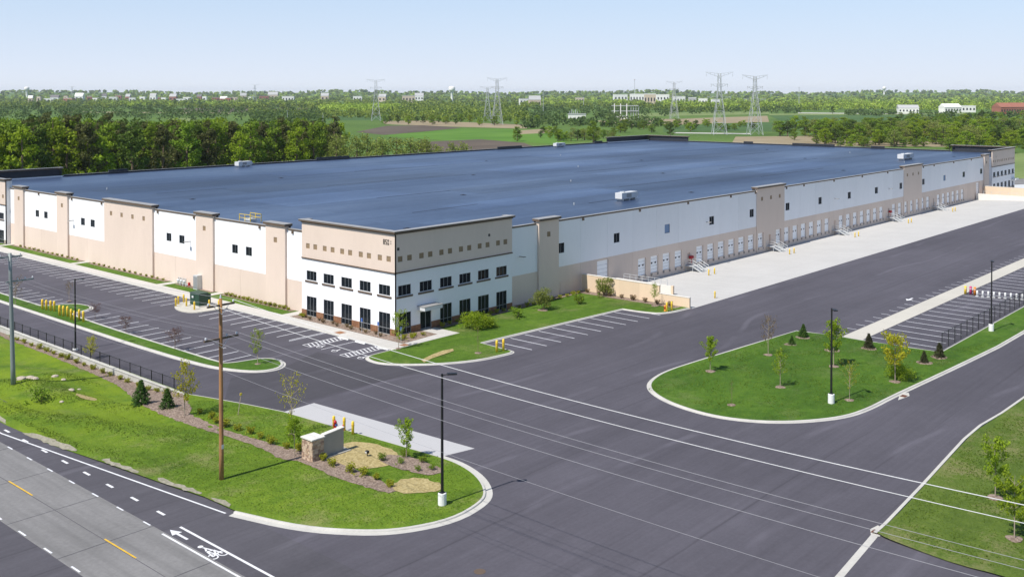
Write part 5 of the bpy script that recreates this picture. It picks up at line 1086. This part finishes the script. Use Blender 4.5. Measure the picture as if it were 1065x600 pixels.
for k, (px_, py_, ty, kind, lab) in enumerate(FIRS):
    zg = .12; x, y, h = ztree(px_, py_, py_ - ty, zg); s = h / 3.0
    plant('young_fir', sap(kind, k % 3), x, y, zwest(x, y) if x < 57.3 else zg, rng.uniform(0, 6), (s * 1.05, s * 1.05, s * .86), lab, 'fir', 'young firs around the yard', .9 / s if px_ > 200 else 0)
# ---- shrubs
SH = {'big': [shrub(2.6, 3.0, .17, 2200, 'leaf_willow', 31 + k, 14) for k in range(2)], 'green': [shrub(2.0, 4.0, .17, 3000, 'leaf_spring', 41 + k, 30) for k in range(2)], 'bed': [shrub(.55, .95, .11, 420, 'leaf_bed', 51 + k, 7) for k in range(4)], 'low': [shrub(.7, 1.1, .11, 420, 'leaf_mid', 61 + k, 8) for k in range(3)], 'tuft': [shrub(.5, .8, .10, 240, 'leaf_brown', 71 + k, 6) for k in range(2)]}
for k, (px_, py_, ty, kind, lab) in enumerate([(565, 322.5, 301.5, 'big', 'large rounded pale shrub by the tall pilaster on the front lawn'), (628, 307.5, 288.5, 'big', 'large twiggy pale shrub beside the near screen wall'), (495, 341.5, 322, 'green', 'tall bright green shrub before the office windows'), (508, 340, 329, 'green', 'low spreading bright green shrub before the office windows'), (602, 316, 306, 'low', 'small twiggy shrub between the two large pale shrubs'), (538, 330, 320, 'low', 'small bare shrub on lawn below the office end'), (936, 394, 377, 'green', 'low green shrub under the golden tree'), (42, 415, 401, 'low', 'low weedy shrub beside the steel pole')]):
    x, y, h = ztree(px_, py_, py_ - ty, .12); hh = {'big': 2.6, 'green': 2.2, 'low': .7}[kind]; s = h / hh
    z = zwest(x, y) if x < 57.3 else .12
    plant('shrub', SH[kind][k % 2], x, y, z, rng.uniform(0, 6), s if kind != 'low' else min(s, 2.2), lab, 'shrub', 'lawn shrubs', .8 / s if kind == 'big' else 0)
def shrub_row(kind, pts, lab, grp, sc=1.0, zf=None):
    if 'from the left' in lab: pts = sorted(pts, key=lambda q: px_of(*q))
    elif 'from the right' in lab: pts = sorted(pts, key=lambda q: -px_of(*q))
    for k, (x, y) in enumerate(pts):
        plant('bedding_shrub', SH[kind][k % len(SH[kind])], x, y, zf(x, y) if zf else .15, rng.uniform(0, 6), sc * rng.uniform(.78, 1.22), lab % ORD[k], 'shrub', grp)
shrub_row('bed', [(54.35 + .25 * math.sin(k * 1.3) + (.25 if k < 9 else -.1), 61.4 + 1.75 * k + rng.uniform(-.35, .35)) for k in range(17) if not (5 <= k <= 6 and False)], '%s yellow-green shrub from the right along the mulch bed by monument sign', 'shrubs of the mulch bed', 1.0, lambda x, y: zwest(x, y) + .03)
shrub_row('bed', [(56.6, 99.5 + 2.1 * k + rng.uniform(-.3, .3)) for k in range(20)], '%s yellow-green shrub from the right along the retaining wall', 'shrubs along the retaining wall', .95, lambda x, y: zwest(x, y) + .03)
shrub_row('low', [(58.0, 66.4), (58.6, 64.6), (59.4, 61.6), (60.0, 63.4), (59.9, 65.6), (58.4, 62.3)], '%s low dark shrub from the left in the bed beside the concrete pad', 'shrubs of the far mulch bed', .75, lambda x, y: zwest(x, y) + .03)
shrub_row('bed', [(89.4, 123.0 + 1.15 * k) for k in range(15)], '%s shrub from the right in the row under the near pilaster wall', 'shrubs under the left facade, near row', .85)
shrub_row('bed', [(89.5, 158.5 + 1.9 * k) for k in range(14)], '%s shrub from the right in the row under the wide pilaster', 'shrubs under the left facade, middle row', .7)
shrub_row('bed', [(89.5, 190 + 2.1 * k) for k in range(13)], '%s shrub from the right in the row under the far pilasters', 'shrubs under the left facade, far row', .7)
shrub_row('tuft', [(87.6 + .5 * (k % 2), 100.5 + 1.5 * k) for k in range(12)], '%s twiggy shrub from the right in the bed before sunlit office windows', 'shrubs in the office bed', .9)
shrub_row('bed', [(87.8, 117.4), (88.3, 118.5)] + [(88.0 + .95 * k, 96.9 + .5 * (k % 2)) for k in range(5)], '%s small shrub from the left in the corner bed at the office', 'shrubs at the office corner', .9)
shrub_row('bed', [(97.0 + 1.6 * k, 98.55 + .2 * math.sin(k)) for k in range(20)], '%s shrub from the left in the bed along shaded office wall', 'shrubs along the shaded wall', .9)
shrub_row('tuft', [(128.9, 82.5 + 2.2 * k) for k in range(8)], '%s pale shrub from the right along the near screen wall', 'shrubs along the screen wall', 1.4)
# boulders by the mound
for k, (px_, py_, s) in enumerate([(22, 396, .6), (31, 392, .5), (36, 395, .45), (57, 388, .4), (64, 415, .25), (66, 391, .3), (74, 404, .35), (82, 400, .25)]):
    x, y = P(px_, py_, .1); g = np.random.default_rng(900 + k); mb = MB().lathe([(.01, -.3), (.7, -.25), (1.0, .1), (.8, .45), (.35, .65), (.01, .68)], 9); mb.v = [(a * s * (1 + g.normal(0, .12)), b * s * (1 + g.normal(0, .12)), c * s * .8) for a, b, c in mb.v]
    o = obj('boulder', mb, 'boulder'); o.location = (x, y, zwest(x, y)); tag(o, ORD[k] + ' pale boulder from the left around the grassy mound', 'boulder', 'boulders on the mound')
# ---- grass blades over the nearest lawns (uncountable)
def blades(poly_list, n, zf, h, name, label, mat='blade'):
    out = []; g = np.random.default_rng(5)
    for poly, m in poly_list:
        xs = [p[0] for p in poly]; ys_ = [p[1] for p in poly]; c = 0
        while c < m:
            x, y = g.uniform(min(xs), max(xs)), g.uniform(min(ys_), max(ys_))
            if inside(x, y, poly): out.append((x, y, zf(x, y))); c += 1
    C = np.array(out); n_ = len(C); a = g.uniform(0, 6.28, n_); w = g.uniform(.03, .09, n_); hh = h * g.uniform(.5, 1.5, n_)
    dx, dy = np.cos(a) * w, np.sin(a) * w; lean = g.normal(0, .07, (n_, 2))
    V = np.stack([C + np.stack([dx, dy, 0 * dx - .02], 1), C - np.stack([dx, dy, 0 * dx + .02], 1), C + np.stack([lean[:, 0], lean[:, 1], hh], 1)], 1).reshape(-1, 3)
    me = np_mesh(name, V, np.arange(3 * n_).reshape(-1, 3), M[mat]); o = obj(name, me, None); o['kind'] = 'stuff'; tag(o, label, 'grass'); return o
wcrop = [(41.6, 118), (41.6, 92.2), (42.6, 84.3), (43.6, 75.8), (44.3, 71), (44.3, 66.8), (46.0, 61), (48.4, 57.4), (50.4, 55.5), (53.6, 54.2), (57.0, 54.6), (58.7, 55.6), (60.4, 58), (61.3, 61), (61.4, 63.5), (60.7, 73), (60, 84), (59, 88.6), (57.6, 93.5), (51.5, 93.5), (51.2, 100), (54, 108), (54.6, 118)]
nobeds = [[(51.9, 92.6), (52.3, 86), (52.7, 80), (52.9, 75.5), (52.3, 73.6), (53.2, 71.4), (52.9, 66), (53.4, 60.6), (54.6, 60.4), (54.9, 63.5), (55.3, 68), (55.1, 72.4), (53.9, 78), (53.6, 86), (53.6, 92)], [(54.9, 66.6), (57.7, 64.7), (60.5, 66.5), (60.3, 71.5), (57.6, 72.5), (55.4, 72.3)], [(53.9, 60.2), (55.9, 57.8), (57.8, 58.3), (57.6, 61.2), (55.6, 62.2)], [(57.6, 66.5), (57.9, 61.6), (59.2, 60.2), (60.4, 61.0), (60.2, 66.0), (58.8, 67.4)]]
_in = inside
def inside(x, y, poly, _p=None):
    if poly is wcrop: return _in(x, y, poly) and not any(_in(x, y, b) for b in nobeds)
    return _in(x, y, poly)
blades([(wcrop, 30000)], 0, lambda x, y: zwest(x, y), .045, 'lawn_blades', 'short uneven green grass blades of the west lawn')
blades([([(72.5, 28.2), (97, 29.8), (108, 29.4), (108, 12), (72, 12)], 16000), ([(91, 61), (98, 62.8), (126.5, 60.8), (127.5, 43), (143, 39), (106, 41.2), (97, 42), (91.5, 45.8), (89.3, 50)], 16000)], 0, lambda x, y: .12, .06, 'lawn_blades', 'short green grass blades of the large island and east lawn')

# ------------------------------------------------------------------ countryside beyond
def fieldp(name, pts, mat, z):
    struct(name, MB().add([(*P(x, y), z) for x, y in pts], [tuple(range(len(pts)))[::-1]]), mat)
fz = -.03
for nm_, mt, pts in [('field', 'field_brown', [(185, 113), (258, 112), (264, 116.5), (190, 118)]), ('field', 'field_pale', [(174, 124), (205, 122), (205, 127), (178, 129)]), ('field', 'field_brown', [(268, 113), (320, 112.6), (332, 116), (270, 116.8)]), ('field', 'field_dark', [(285, 118), (425, 118), (405, 125), (285, 126)]),
        ('field', 'field_tan', [(398, 126), (440, 125.5), (548, 130), (548, 134), (470, 132), (400, 129.4)]), ('field', 'field_brown', [(370, 137.5), (402, 131), (440, 130.5), (480, 133), (440, 137), (400, 140.5)]), ('field', 'field_green', [(392, 141.5), (440, 137.5), (482, 134), (548, 134.6), (570, 148), (480, 147)]), ('field', 'field_brown', [(445, 147.5), (500, 145), (545, 148.8), (570, 158), (430, 158)]),
        ('field', 'field_green', [(530, 140), (585, 138), (600, 146), (575, 150), (545, 148)]), ('field', 'field_tan', [(538, 136), (575, 133.6), (570, 138.6), (540, 139.8)]), ('field', 'field_tan', [(620, 126), (640, 123.4), (700, 124), (798, 120.6), (800, 127), (700, 130), (640, 131)]), ('field', 'field_dark', [(690, 131.5), (800, 127.6), (835, 128), (820, 137), (690, 137.5)]),
        ('field', 'field_tan', [(765, 142.4), (870, 141.3), (885, 146), (985, 147.5), (985, 153), (760, 151)]), ('field', 'field_dark', [(800, 120.5), (1000, 119.5), (1000, 122.6), (930, 130), (830, 134)]), ('field', 'field_pale', [(800, 118.4), (1005, 117.2), (1005, 119.2), (800, 120.2)]), ('field', 'field_pale', [(660, 118), (800, 116), (800, 119), (660, 121.6)]),
        ('field', 'field_pale', [(1046, 160), (1110, 158), (1110, 186), (1046, 186)]), ('farm_track', 'kerb_concrete', [(700, 137.9), (780, 138.9), (780, 139.9), (700, 138.8)]), ('far_road', 'kerb_concrete', [(830, 117.3), (960, 118.6), (960, 119.1), (830, 118.1)]), ('far_road', 'road_concrete', [(1044, 187), (1110, 184), (1110, 190), (1044, 193)]), ('farm_track', 'field_tan', [(60, 116), (240, 117.6), (240, 118.6), (60, 117.2)])]:
    fz += .004; fieldp(nm_, pts, mt, fz)
# ---- the wood behind the warehouse: every tree its own copy
BT = {'green': [broadleaf(20, 11, .75, 2600, 'leaf_mid', 200 + k, ncl=34, base=.03, egg=.32) for k in range(3)], 'bright': [broadleaf(18, 10, .7, 2400, 'leaf_spring', 210 + k, ncl=32, base=.03, egg=.3) for k in range(2)], 'dark': [broadleaf(20, 10, .75, 2600, 'leaf_dark', 220 + k, ncl=32, base=.04, egg=.3) for k in range(2)],
      'pine': [broadleaf(20, 8, .7, 2400, 'leaf_pine', 230 + k, ncl=30, base=.2, egg=.25) for k in range(3)], 'willow': [broadleaf(15, 9, .6, 1300, 'leaf_willow', 240 + k, ncl=34, base=.03, egg=.35, sparse=1.3) for k in range(3)]}
DESC = {'green': 'green broadleaf tree', 'bright': 'bright spring-green tree', 'dark': 'dark broadleaf tree', 'pine': 'dark brownish pine', 'willow': 'pale yellow-green thinly leaved tree'}
def wood_tree(kind, x, y, h, lab, grp, wf=1.0):
    v = rng.randrange(len(BT[kind])); s = h / {'green': 20, 'bright': 18, 'dark': 20, 'pine': 20, 'willow': 15}[kind]
    plant('pine_tree' if kind == 'pine' else 'broadleaf_tree', BT[kind][v], x, y, -.06, rng.uniform(0, 6), (s * wf, s * wf, s), lab, 'tree', grp)
cnt = {}
front_seq = 'green bright green green bright dark pine green bright pine pine bright green pine dark pine green pine pine green dark pine green pine bright green pine green pine bright pine green'.split()
for k, kd in enumerate(front_seq):
    px_ = -22 + k * 11.3 + rng.uniform(-3, 3); D = 300 + .28 * max(px_, 0) + rng.uniform(-8, 10)
    if kd == 'bright': D -= 8
    x, y = at_depth(px_, D); y = max(y, 258)
    D = depth_of(x, y); top = 117 + rng.uniform(-2, 5) + (4 if px_ > 110 else 0) + (9 if kd == 'bright' else 0)
    h = 32 - (top - 97) * D / F; cnt[kd] = cnt.get(kd, -1) + 1
    wood_tree(kd, x, y, h, ORD[cnt[kd]] + ' ' + DESC[kd] + ' from the left in the wood behind the roof', 'front trees of the wood', 1.0 if kd != 'pine' else .95)
for row, (dD, n) in enumerate(((22, 34), (48, 34), (80, 34))):
    for k in range(n):
        px_ = -30 + k * (390 / n) + rng.uniform(-5, 5); D = 312 + .3 * max(px_, 0) + dD + rng.uniform(-8, 8); x, y = at_depth(px_, D)
        kd = rng.choice(['green', 'green', 'pine', 'dark', 'bright'] if row else ['green', 'pine', 'dark', 'green']); h = 32 - (rng.uniform(113, 122) + (5 if px_ > 120 else 0) - 97) * D / F
        wood_tree(kd, x, y, h, DESC[kd] + ' whose top rises behind the front row of the wood', 'inner trees of the wood')
# undergrowth at the edge of the wood
for k in range(24):
    px_ = 225 + k * 11.0 + rng.uniform(-4, 4); D = 400 + rng.uniform(-25, 35); x, y = at_depth(px_, D); h = 32 - (rng.uniform(134, 141) + (6 if px_ > 440 else 0) + (3 if px_ < 330 else 0) - 97) * D / F
    wood_tree('willow', x, y, h, ORD[k] + ' pale thin tree from the left behind the roof beside the dark wood', 'thin trees behind the roof', 1.15)
# single trees and belts farther off, still one by one
def belt(n, px0, px1, py0, py1, h0, h1, kinds, lab, grp, wf=1.1):
    c = {}
    for k in range(n):
        x, y = P(px0 + (px1 - px0) * (k + rng.uniform(.1, .9)) / n, rng.uniform(py0, py1)); kd = rng.choice(kinds); c[kd] = c.get(kd, -1) + 1
        wood_tree(kd, x, y, rng.uniform(h0, h1), ORD[c[kd]] + ' ' + SHORT[kd] + ' from the left ' + lab, grp, wf * rng.uniform(.85, 1.2))
SHORT = {'green': 'green tree', 'bright': 'bright tree', 'dark': 'dark tree', 'pine': 'pine', 'willow': 'pale thin tree'}
belt(58, 845, 1085, 142, 153, 10, 15, ['green', 'green', 'bright', 'dark', 'willow'], 'in the front of the right belt', 'trees of the right belt', 1.7)
belt(52, 805, 1085, 133, 142, 10, 14, ['green', 'dark', 'green', 'willow', 'bright'], 'at the back of the right belt', 'trees of the right belt, back', 1.7)
belt(36, 925, 1088, 123, 134, 9, 12, ['green', 'dark', 'green', 'bright'], 'at the very back of the right belt', 'trees of the right belt, far back', 1.8)
belt(20, 985, 1088, 148, 160, 8, 12, ['bright', 'green'], 'behind the far right office', 'bushy trees behind the far office', 1.5)
belt(16, 845, 985, 149, 154.5, 5, 7, ['green', 'bright'], 'in the hedge at the far roof end', 'hedge trees at the roof end', 2.0)
belt(22, 560, 645, 139, 149, 5, 9, ['green', 'bright', 'willow', 'dark'], 'in the scrub behind the rear roof edge', 'scrub behind the rear roof edge', 1.7)
belt(26, 630, 790, 131, 139, 6, 9, ['dark', 'green', 'bright'], 'in the hedge beyond the back corner', 'hedge beyond the back corner', 1.8)
belt(20, 395, 560, 127, 131, 7, 11, ['green', 'dark', 'bright'], 'in the hedge before the left centre fields', 'hedge of the left centre fields', 1.6)
for px_, py_, h, kd, l_ in ((617, 150, 16, 'green', 'large loosely leaved green tree behind the rear roof edge'), (697, 142, 12, 'dark', 'dark upright tree just past the back corner of the roof'), (650, 138, 12, 'green', 'round green tree left of the back corner of the roof'), (538, 147, 11, 'green', 'slim green tree standing in the bright green field'), (583, 147, 9, 'bright', 'small bright tree at the rear roof edge'), (860, 138, 11, 'dark', 'dark round tree in the dark green field at right'), (826, 146, 9, 'green', 'green bush at the edge of the tan field'), (866, 118.5, 14, 'dark', 'dark round tree by the far road at right'), (40, 116, 20, 'dark', 'tall dark tree standing out beyond the left wood')):
    x, y = P(px_, py_); wood_tree(kd, x, y, h, l_, 'single trees in the fields', 1.2)
# ---- far woods: one mass each
def zhill(D): return 34.0 * ss(4300, 8200, D) * (1 + .12 * math.sin(D * .002))
hm = MB(); NA = 60
for i in range(NA + 1):
    for D_ in (4200, 5200, 6200, 7200, 8200, 9000):
        px_ = -420 + 1900 * i / NA; x, y = at_depth(px_, D_); hm.v.append((x, y, -.08 + (zhill(D_) * (1 + .22 * math.sin(px_ * .021) + .12 * math.sin(px_ * .057)) if D_ < 8900 else -2)))
hm.f = [(i * 6 + k, i * 6 + k + 1, (i + 1) * 6 + k + 1, (i + 1) * 6 + k) for i in range(NA) for k in range(5)]
struct('hill', hm, 'far_grass')
def zfar(x, y):
    D = depth_of(x, y); px_ = PX + F * (x * rt.x + y * rt.y) / D
    return zhill(D) * (1 + .22 * math.sin(px_ * .021) + .12 * math.sin(px_ * .057)) if D > 4200 else -.06
def far_wood(specs, mat, label, nq=34):
    Vs = []; g = np.random.default_rng(len(label))
    for (n, px0, px1, py0, py1, h0, h1) in specs:
        for _ in range(int(n * 1.35)):
            x, y = P(g.uniform(px0, px1), g.uniform(py0, py1)); D = depth_of(x, y); h = g.uniform(h0, h1); w = h * g.uniform(.55, .85); m = nq if D < 2500 else int(nq * .6)
            d = g.normal(size=(m, 3)); d /= np.linalg.norm(d, axis=1)[:, None]; r = g.uniform(.45, 1, m)[:, None]
            C = np.array([x, y, zfar(x, y) + h * .46]) + d * r * np.array([w, w, h * .5]); V, _q = leaf_quads(C, max(1.8, D / 800) * (1.7 if D > 2500 else 1.45), .2, g, .8); Vs.append(V)
    V = np.concatenate(Vs); o = obj('far_wood', np_mesh('far_wood', V, np.arange(len(V)).reshape(-1, 4), M[mat]), None); o['kind'] = 'stuff'; tag(o, label, 'wood')
def ridge(n, h0, h1): return (n, -90, 1150, 101.2, 105.0, h0, h1)
far_wood([ridge(900, 13, 19), (420, -50, 335, 104.5, 114, 10, 14), (260, 330, 560, 104.5, 113, 10, 14), (150, 405, 545, 114, 127, 11, 15), (300, 545, 800, 104.5, 114, 9, 13), (80, 690, 800, 110, 117, 10, 14), (230, 800, 1100, 104.5, 115.5, 11, 15), (120, 260, 400, 117, 124, 7, 10)], 'leaf_far', 'mid-green far woods scattered to the horizon')
far_wood([ridge(700, 13, 18), (110, 335, 415, 112, 117.4, 11, 14), (560, 690, 1110, 103.5, 115.5, 11, 15), (200, 545, 700, 103.5, 110, 9, 13), (160, 100, 340, 105, 112, 9, 12)], 'leaf_farbright', 'bright spring-green far woods, thickest at the right')
far_wood([ridge(380, 12, 18), (340, -50, 330, 106, 126, 9, 13), (110, 265, 335, 120, 136, 8, 12), (90, 545, 700, 111, 121, 8, 12), (16, 545, 585, 121, 128, 8, 12), (16, 618, 645, 120, 126, 8, 12), (60, 405, 545, 112, 126, 10, 14), (60, 690, 830, 112, 119, 9, 13), (40, 870, 1100, 106, 113, 10, 13), (26, 880, 930, 117, 121, 6, 9), (30, 955, 1100, 119, 124, 6, 9), (60, 545, 690, 126, 134, 6, 9)], 'leaf_fardark', 'dark green far woods and hedges in patches')
# ---- far buildings, masts and pylons
def far_building(px_, py_, wpx, hpx, mat, label, grp, roof='far_roof', gable=False, dfac=.6):
    x, y = P(px_, py_); D = depth_of(x, y); w = wpx * D / F; h = hpx * D / F; d = max(8, w * dfac)
    b = empty('far_building', (x, y, zfar(x, y)), label, 'building', grp, YAW - R_(90) + rng.uniform(-.25, .25))
    obj('wall', MB().box(-w / 2, w / 2, -d / 2, d / 2, 0, h), mat, b)
    if gable: obj('roof', MB().add([(-w / 2 - .4, -d / 2 - .4, h), (w / 2 + .4, -d / 2 - .4, h), (w / 2 + .4, d / 2 + .4, h), (-w / 2 - .4, d / 2 + .4, h), (-w / 2 - .4, 0, h * 1.6), (w / 2 + .4, 0, h * 1.6)], [(0, 1, 5, 4), (2, 3, 4, 5), (0, 4, 3), (1, 2, 5), (3, 2, 1, 0)]), roof, b)
    else: obj('roof', MB().box(-w / 2 - .2, w / 2 + .2, -d / 2 - .2, d / 2 + .2, h + .01, h + h * .08), roof, b)
    n = max(1, int(wpx / 3)); 
    for k in range(n):
        u = -w / 2 + w * (k + .5) / n; obj('window', MB().box(u - w / n * .22, u + w / n * .22, -d / 2 - .12, -d / 2 - .01, h * .35, h * .7), 'door_lite', b)
    return b
tn = 0
for k in range(30):
    px_ = 34 + k * 8.2 + rng.uniform(-3, 3)
    far_building(px_, rng.uniform(104.6, 107.2), rng.uniform(4, 10), rng.uniform(3.6, 5.4), rng.choice(['far_white', 'far_white', 'far_tan', 'far_brick']), ORD[k] + ' small building from the left in the far-left town', 'buildings of the far-left town', rng.choice(['far_roof', 'far_white', 'far_grey']), k % 3 == 0)
for k, (px_, py_, w, h, m) in enumerate(((284, 103, 10, 3, 'far_tan'), (300, 105, 12, 3.5, 'far_white'), (338, 104, 8, 3, 'far_tan'), (372, 104.5, 9, 3, 'far_white'), (398, 105, 8, 3, 'far_tan'), (425, 106, 13, 5, 'far_tan'), (436, 104, 9, 3, 'far_white'), (545, 108, 10, 4, 'far_white'), (556, 110, 12, 5, 'far_tan'), (603, 106, 9, 3, 'far_tan'))):
    far_building(px_, py_ + 1.2, w, h + 2.2, m, ORD[k] + ' pale building from the left in the middle distance town', 'buildings of the middle town', 'far_grey', k % 2 == 0)
for k, (px_, py_, w, h, m) in enumerate(((645, 104.5, 14, 4, 'far_white'), (664, 105.5, 18, 5.5, 'far_white'), (676, 108, 12, 8, 'far_tan'), (688, 105, 16, 4.5, 'far_white'), (706, 106.5, 12, 4, 'far_white'), (720, 107, 8, 3.5, 'far_grey'), (731, 108, 9, 3.5, 'far_white'), (744, 109.5, 8, 4, 'far_white'))):
    far_building(px_, py_ + 1.5, w, h + 3, m, ORD[k] + ' white works building from the left behind the substation', 'works buildings behind the substation', 'far_white')
far_building(1052, 119, 36, 7.5, 'far_brick', 'long red-brown barn at the right edge of the horizon', 'farm buildings', 'far_brick', True, .4); far_building(944, 118, 20, 5.5, 'far_white', 'white farmhouse with grey gable roof before the right wood', 'farm buildings', 'far_grey', True)
far_building(988, 117.5, 20, 6, 'far_white', 'long white shed left of the red-brown barn', 'farm buildings', 'far_white', True, .5); far_building(1006, 117, 14, 6.5, 'far_white', 'short white shed beside the red-brown barn', 'farm buildings', 'far_white', False)
# substation
x, y = P(602, 124.0); D = depth_of(x, y); u = D / F
sb = empty('substation', (x, y, -.06), 'white steel substation frames and control house beyond the roof', 'substation', None, YAW - R_(90))
obj('control_house', MB().box(-11 * u, 7 * u, -3 * u, 4 * u, 0, 5 * u), 'far_white', sb); obj('house_roof', MB().box(-11.4 * u, 7.4 * u, -3.4 * u, 4.4 * u, 5.02 * u, 5.7 * u), 'far_grey', sb)
for q in range(5): obj('bushing', MB().tube([((-9 + 2 * q) * u, 6 * u, 0), ((-9 + 2 * q) * u, 6 * u, (8 + q % 2 * 2) * u)], .3 * u, 6), 'lattice_steel', sb)
for q in (0, 1, 2):
    xx = (37 + 6.4 * q) * u; obj('gantry_post', MB().box(xx - .45 * u, xx + .45 * u, -.4 * u, .4 * u, 0, 16 * u), 'far_white', sb)
for zz in (8, 13.5): obj('gantry_beam', MB().box(34 * u, 62 * u, -.35 * u, .35 * u, zz * u, (zz + .7) * u), 'lattice_steel', sb)
for q in range(4): obj('gantry_post', MB().box((54 + 2.6 * q) * u, (54.5 + 2.6 * q) * u, .5 * u, .9 * u, 0, 14 * u), 'lattice_steel', sb)
obj('switch_house', MB().box(33 * u, 52 * u, 2 * u, 6 * u, 0, 3.6 * u), 'far_white', sb)
# pylons
def pylon_parts():
    H_ = 48.0; L_ = MB(); Bc = MB(); A = MB()
    wz_ = [(0, 5.2), (9, 4.2), (18, 3.2), (27, 2.1), (34, 1.3), (41, 1.15), (46.5, 1.0)]
    for sx in (-1, 1):
        for sy in (-1, 1): L_.tube([(sx * w, sy * w, z) for z, w in wz_], .19, 4)
    for (z0, w0), (z1, w1) in zip(wz_[:-1], wz_[1:]):
        for s in (-1, 1):
            for a, b in (((-w0, s * w0, z0), (w1, s * w1, z1)), ((w0, s * w0, z0), (-w1, s * w1, z1)), ((s * w0, -w0, z0), (s * w1, w1, z1)), ((s * w0, w0, z0), (s * w1, -w1, z1))): Bc.tube([a, b], .11, 4, False)
            Bc.tube([(-w1, s * w1, z1), (w1, s * w1, z1)], .11, 4, False)
    arms = []
    for z, l in ((46.5, 10.5), (38.5, 6.5), (29.0, 9.0)):
        m = MB()
        for s in (-1, 1):
            for sy in (-1, 1): m.tube([(s * 1.0, sy * .9, z + (0 if z > 45 else 0)), (s * l, 0, z + (1.2 if z > 45 else 0))], .14, 4); m.tube([(s * 1.1, sy * .9, z - 2.4), (s * l, 0, z + (1.0 if z > 45 else -.2))], .12, 4)
            for q in (.35, .65): m.tube([(s * l * q, 0, z + q * (1.2 if z > 45 else 0)), (s * l * q, 0, z - 2.4 * (1 - q))], .09, 4)
            m.tube([(s * l * .95, 0, z), (s * l * .95, 0, z - 2.2)], .12, 4)
        arms.append(m)
    return [mesh('leg_frame', L_, 'lattice_steel'), mesh('bracing', Bc, 'lattice_steel')] + [mesh('crossarm', m, 'lattice_steel') for m in arms]
pyp = pylon_parts()
for px_, py_, ty, l_ in ((748, 140, 75, 'tallest steel lattice pylon above the far roof, left of the pair'), (785, 140.5, 78, 'steel lattice pylon right of the near pair above the roof'), (517, 130, 81, 'steel lattice pylon over the trees right of the water tower'), (507, 127, 90, 'smaller pylon just left of another right of the water tower'), (391, 126, 82.5, 'steel lattice pylon over the pale green row at left centre'), (701, 124, 84.5, 'distant pylon left of the near pair'), (265, 107, 88, 'thin distant pylon above the far-left town'), (75, 104, 90, 'thin distant pylon low on the left horizon')):
    x, y = P(px_, py_); D = depth_of(x, y); h = (py_ - ty) * D / F; plant('pylon', pyp, x, y, -.1, YAW - R_(90) + rng.uniform(-.25, .25), h / 47.7, l_, 'pylon', 'power line pylons')
def water_tower(px_, py_, ty, l_):
    x, y = P(px_, py_); D = depth_of(x, y); h = (py_ - ty) * D / F; r = h * .21
    w = empty('water_tower', (x, y, zfar(x, y) - .05), l_, 'water tower', 'water towers'); obj('pedestal', MB().lathe([(r * .55, 0), (r * .4, h * .1), (r * .38, h * .6), (r * .6, h * .68)], 14), 'far_white', w, True)
    obj('tank', MB().lathe([(r * .6, h * .66), (r * .98, h * .74), (r, h * .8), (r, h * .92), (r * .8, h * .97), (r * .3, h), (0, h * 1.003)], 18), 'far_white', w, True)
water_tower(470, 106, 90, 'white water tower on the horizon left of centre'); water_tower(919.5, 102.5, 93.5, 'white domed water tower behind the right wood'); water_tower(28, 103.5, 91.5, 'white water tower on the far left horizon')
for k, (px_, py_, ty, l_) in enumerate(((565, 119, 94, 'tall pale mast left of the substation'), (299, 138, 115, 'left street lamp beyond the pale trees'), (336, 136, 118, 'right street lamp beyond the pale trees'), (607, 115, 100, 'thin pole above the substation house'), (660, 106, 83, 'thin red-topped mast above the works buildings'), (831, 112, 91, 'thin white mast over the right wood'))):
    x, y = P(px_, py_); D = depth_of(x, y); h = (py_ - ty) * D / F; m = empty('mast', (x, y, -.1), l_, 'mast', 'masts and lamps far off'); r = max(.18, .0003 * D); obj('shaft', MB().tube([(0, 0, 0), (0, 0, h)], [r, r * .6], 6), 'lattice_steel', m); obj('head', MB().box(-r * 3, r * 3, -r, r, h * .985, h), 'far_grey' if k != 4 else 'far_brick', m)

# ------------------------------------------------------------------ the air
hz = obj('haze', MB().box(-13400, 13400, -13400, 13400, -3.2, 92), 'far_white'); hz['kind'] = 'stuff'; tag(hz, 'faint pale summer haze over the distant countryside', 'haze')
hmat = bpy.data.materials.new('haze'); hmat.use_nodes = True; hn = hmat.node_tree; hn.nodes.clear(); ho = hn.nodes.new('ShaderNodeOutputMaterial'); pv = hn.nodes.new('ShaderNodeVolumePrincipled')
pv.inputs['Color'].default_value = (0.82, 0.90, 1.0, 1); pv.inputs['Density'].default_value = 0.000038; pv.inputs['Anisotropy'].default_value = 0.0
hn.links.new(pv.outputs[0], ho.inputs['Volume']); hz.data.materials.clear(); hz.data.materials.append(hmat)
